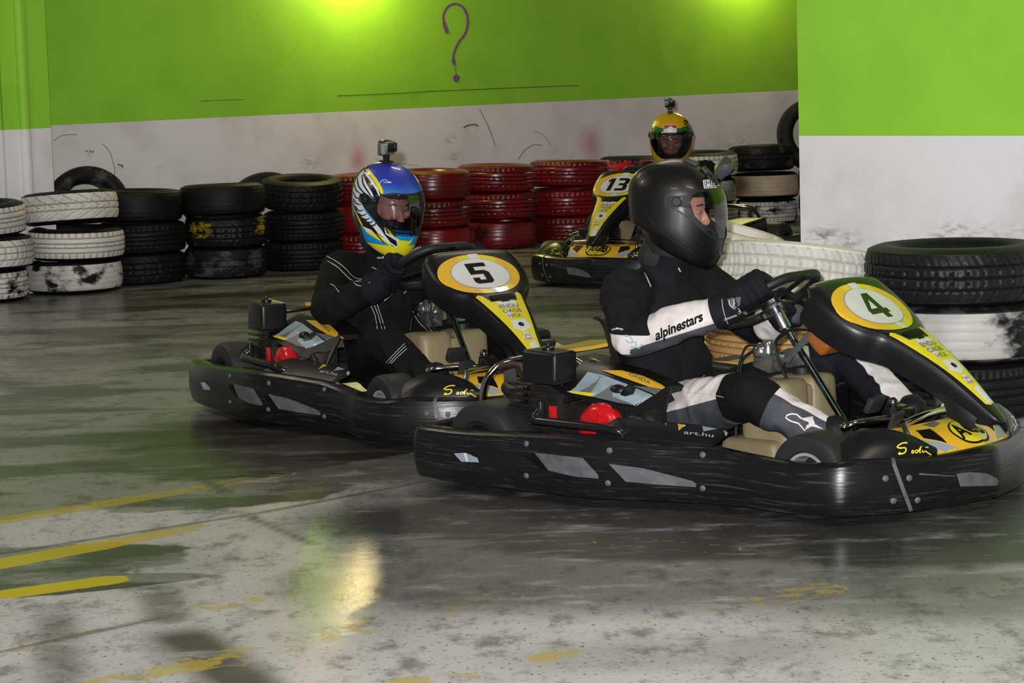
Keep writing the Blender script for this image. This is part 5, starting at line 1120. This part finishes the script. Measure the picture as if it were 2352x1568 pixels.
def cam_on_helmet(K, h, p, label, face, yaw=0., tilt=0., case=None, pr=0.):
    d = Vector(p).normalized(); hit = SHELL_BVH.ray_cast(d * .6, -d); n = hit[1] if hit[1].dot(d) > 0 else -hit[1]; M = K @ h.matrix_local
    xd = V(math.cos(yaw), math.sin(yaw), 0); y = n.cross(xd).normalized(); x = y.cross(n)
    R = Matrix((x, y, n)).transposed().to_4x4()
    return action_camera(M @ Matrix.Translation(hit[0] + n * pr) @ R, label, face, case)
cam_on_helmet(K4, H4, (.105, -.03, .12), 'dark action camera on the brow of the matt black helmet', CAMG, .15, case=CAMG)

# --- number 5
def helm5_mat():
    t = NT('blue_fade_helmet'); sx = t.n('ShaderNodeSeparateXYZ'); t.l(t.n('ShaderNodeTexCoord').outputs['Object'], sx.inputs[0])
    f = t.ramp(sx.outputs[2], .055, .125); c = t.mix(f, lin((22, 138, 196)), lin((44, 58, 168)))
    bk = t.ramp(t.math('ADD', sx.outputs[0], t.math('MULTIPLY', sx.outputs[2], .42)), -.030, -.026); c = t.mix(bk, lin((20, 20, 24)), c); c = t.mix(t.math('LESS_THAN', t.math('SUBTRACT', sx.outputs[2], t.math('MULTIPLY', sx.outputs[0], .22)), -.146), c, lin((222, 210, 36)))
    t.l(c, t.b.inputs['Base Color']); t.b.inputs['Roughness'].default_value = .38; t.b.inputs['Coat Weight'].default_value = .3; return t.m
HB, HW, HY, HL = mat('helmet_black', (18, 18, 22), .3, coat=.3), mat('helmet_white', (214, 216, 224), .35, coat=.3), mat('helmet_yellow', (222, 210, 36), .35, coat=.3), mat('helmet_light_blue', (22, 138, 196), .35, coat=.3)
def deco5(h, C):
    z = zoompx(700, 300, 3.92); b = MB(); L = lambda poly, off, mi: lay(b, z(poly), 7, C(off), mi)
    L([(560, 330), (600, 370), (660, 460), (705, 545), (730, 650), (690, 660), (640, 640), (560, 575), (505, 565), (490, 600), (520, 700), (600, 800), (680, 850), (740, 880), (745, 900), (780, 960), (830, 985), (830, 1055), (700, 1000), (560, 920), (480, 820), (430, 700), (425, 560), (450, 430), (500, 350)], .0010, 0)
    L([(545, 352), (578, 345), (650, 435), (700, 520), (735, 645), (704, 648), (684, 565), (640, 480), (590, 410)], .0020, 2)
    L([(527, 335), (560, 300), (600, 278), (612, 290), (575, 312), (545, 345)], .0020, 2)
    L([(533, 375), (553, 372), (610, 445), (660, 520), (698, 645), (682, 645), (650, 545), (598, 465)], .0020, 1)
    L([(540, 352), (500, 385), (462, 450), (442, 520), (438, 600), (455, 670), (480, 735), (520, 780), (570, 820), (610, 855), (660, 920), (745, 985), (770, 1000), (715, 930), (690, 890), (640, 830), (600, 790), (545, 720), (512, 640), (500, 575), (530, 560), (580, 590), (636, 640), (610, 560), (560, 480), (528, 400)], .0020, 1)
    for p in ([(520, 400), (530, 480), (580, 560), (620, 620)], [(478, 430), (490, 500), (540, 560), (590, 590)], [(452, 480), (470, 540), (510, 565)], [(440, 545), (465, 600), (505, 610)], [(445, 610), (470, 655), (515, 665)], [(460, 675), (490, 720), (535, 710)], [(490, 740), (520, 765), (565, 745)], [(525, 785), (560, 800), (590, 780)], [(565, 820), (600, 825), (615, 800)], [(605, 852), (635, 845), (640, 825)]): lay(b, ribbon(sp2(z(p), 3), lambda t: 1.0 + 2.4 * math.sin(PI * min(1, .15 + t * .85))), 6, C(.0028), 0)
    L([(440, 690), (460, 720), (530, 860), (600, 890), (640, 930), (700, 1000), (620, 955), (560, 915), (500, 830)], .0020, 2); L([(530, 865), (590, 885), (620, 920), (560, 905)], .0026, 1)
    L([(650, 920), (720, 970), (790, 1040), (830, 1056), (760, 1030), (700, 985)], .0022, 2)
    L([(735, 875), (770, 900), (800, 945), (860, 985), (930, 992), (975, 955), (950, 1010), (915, 1045), (880, 1057), (832, 1055), (832, 975), (760, 930)], .0020, 2)
    L([(775, 890), (900, 908), (1035, 865), (1005, 930), (940, 990), (895, 985), (830, 950)], .0026, 3)
    lay(b, ribbon(z([(700, 960), (832, 1050), (830, 985), (735, 925), (722, 870)]), 3.4), 6, C(.0028), 1)
    lay(b, ribbon(sp2(z([(677, 487), (690, 455), (720, 445), (750, 460), (780, 470), (730, 470), (705, 462)]), 3), 1.4), 6, C(.0028), 1)
    b.build('wing_graphic', [HB, HW, HY, HL], h, 0, False)
J5 = {k: (v if not isinstance(v, tuple) else (v[0] - .005, v[1], v[2] - (.05 if v[2] > .4 and k[:2] not in ('wr', 'kn') else 0))) for k, v in J4.items()}
J5.update(gripR=-.10, gripL=.1, wrR=(-.01, -.21, .52), wrL=(.02, .20, .55), elR=(-.21, -.345, .43), head=(-.335, -.01, .805), elL=(-.2, .31, .43), seed=5.3)
D5, BV5, C5, H5 = driver(K5, 'person in all black race suit and blue winged helmet driving kart number 5', J5, [SB5], None, (GLB, GLB), True, SMOKE, helm5_mat(), deco5, math.radians(12), math.radians(20), SHOE, 1.03)
z2, z3 = zoompx(700, 300, 3.92), zoompx(420, 640, 2.673); b = MB()
piping(D5, C5, z2, [[(320, 990), (370, 972), (430, 978), (500, 1015)], [(345, 1012), (385, 1018), (402, 1032), (422, 1006), (440, 1030), (482, 1055)], [(200, 1130), (300, 1190), (370, 1250), (440, 1320), (540, 1335), (640, 1285), (765, 1262)], [(205, 1175), (290, 1225), (350, 1285), (430, 1350), (540, 1352), (650, 1300), (770, 1280)], [(415, 1340), (480, 1395), (560, 1385), (665, 1300)], [(230, 1380), (270, 1405), (310, 1455)], [(715, 1530), (795, 1465)], [(890, 1465), (930, 1420), (985, 1360)], [(1028, 880), (1100, 960), (1145, 1015), (1160, 1050)], [(605, 1230), (645, 1248)], [(1045, 850), (1060, 868), (1085, 866), (1112, 878), (1108, 935), (1090, 925), (1072, 885)]], 1.5)
piping(D5, C5, z3, [[(1150, 155), (1180, 225), (1195, 310)], [(1170, 150), (1200, 225), (1222, 312)], [(1190, 150), (1215, 225), (1242, 312)], [(1410, 200), (1450, 270), (1540, 350), (1610, 420), (1665, 490)], [(1430, 195), (1470, 265), (1555, 345), (1620, 415)], [(1250, 515), (1300, 460), (1362, 400)], [(1265, 520), (1315, 465), (1368, 415)], [(1280, 520), (1325, 475), (1375, 430)]], 1.2)
b = MB(); q = z2([(905, 1118)])[0], z2([(985, 1092)])[0]; lay_text(b, 'STOP', C5(.0025), quadmap(q[0], q[1], (-1.5, -7), text_width('STOP', .03)), 5, .03, 0)
lay(b, z2([(985, 1068), (1025, 1056), (1032, 1090), (990, 1102)]), 5, C5(.0022), 1); q = z2([(990, 1096)])[0], z2([(1058, 1072)])[0]; lay_text(b, 'SZA', C5(.0032), quadmap(q[0], q[1], (-1.2, -7), text_width('SZA', .02)), 5, .02, 0)
q = z2([(652, 1150)])[0], z2([(735, 1148)])[0]; lay_text(b, 'endo', C5(.0025), quadmap(q[0], q[1], (0, -5.5), text_width('endo')), 5, .01, 0); b.build('chest_lettering', [HW, REDS], D5, 0, False)
cam_on_helmet(K5, H5, (-.052, -.004, .16), 'silver action camera in clear case on the blue helmet', CAMS, .15)

# --- number 13
HYEL, HGR = mat('helmet_amber_yellow', (206, 166, 24), .35, coat=.3), mat('helmet_green', (24, 104, 62), .35, coat=.3)
def deco13(h, C):
    z = zoompx(1420, 210, 4.48); b = MB(); L = lambda poly, off, mi: lay(b, z(poly), 6, C(off), mi)
    L([(335, 385), (360, 350), (420, 372), (530, 388), (640, 378), (720, 345), (765, 370), (765, 430), (690, 435), (540, 440), (420, 438), (340, 440)], .0012, 0)
    L([(472, 345), (602, 345), (600, 425), (465, 425)], .0024, 1); L([(476, 350), (598, 350), (598, 385), (560, 372), (538, 355), (512, 375), (474, 392)], .0034, 2); L([(370, 312), (425, 305), (425, 355), (372, 360)], .0024, 3)
    lay(b, ribbon(sp2(z([(672, 318), (690, 300), (705, 318), (695, 340), (678, 330)]), 3), 2.5), 5, C(.0024), 4); L([(355, 625), (430, 670), (530, 690), (620, 670), (700, 630), (690, 655), (600, 690), (440, 690)], .0014, 0) if False else None
    b.build('band_graphic', [HGR, HW, REDS, YE, BLK], h, 0, False)
J13 = dict(J4); J13.update(head=(-.30, 0, .818), neck=(-.36, 0, .64), seed=9.1)
D13, BV13, C13, H13 = driver(K13, 'person in dark suit and yellow green helmet driving the far kart number 13', J13, [SB13], None, (GLB, GLR), False, SMOKE, HYEL, deco13, math.radians(26), math.radians(18), SHOE)
for o in list(D13.children):
    if o.name.startswith('glove'):
        o.data.polygons.foreach_set('material_index', [1] * len(o.data.polygons))
        for c in o.children: c.data.materials[0] = GLR
cam_on_helmet(K13, H13, (-.035, .0, .16), 'action camera with white framed front on the yellow helmet', KP, .0)
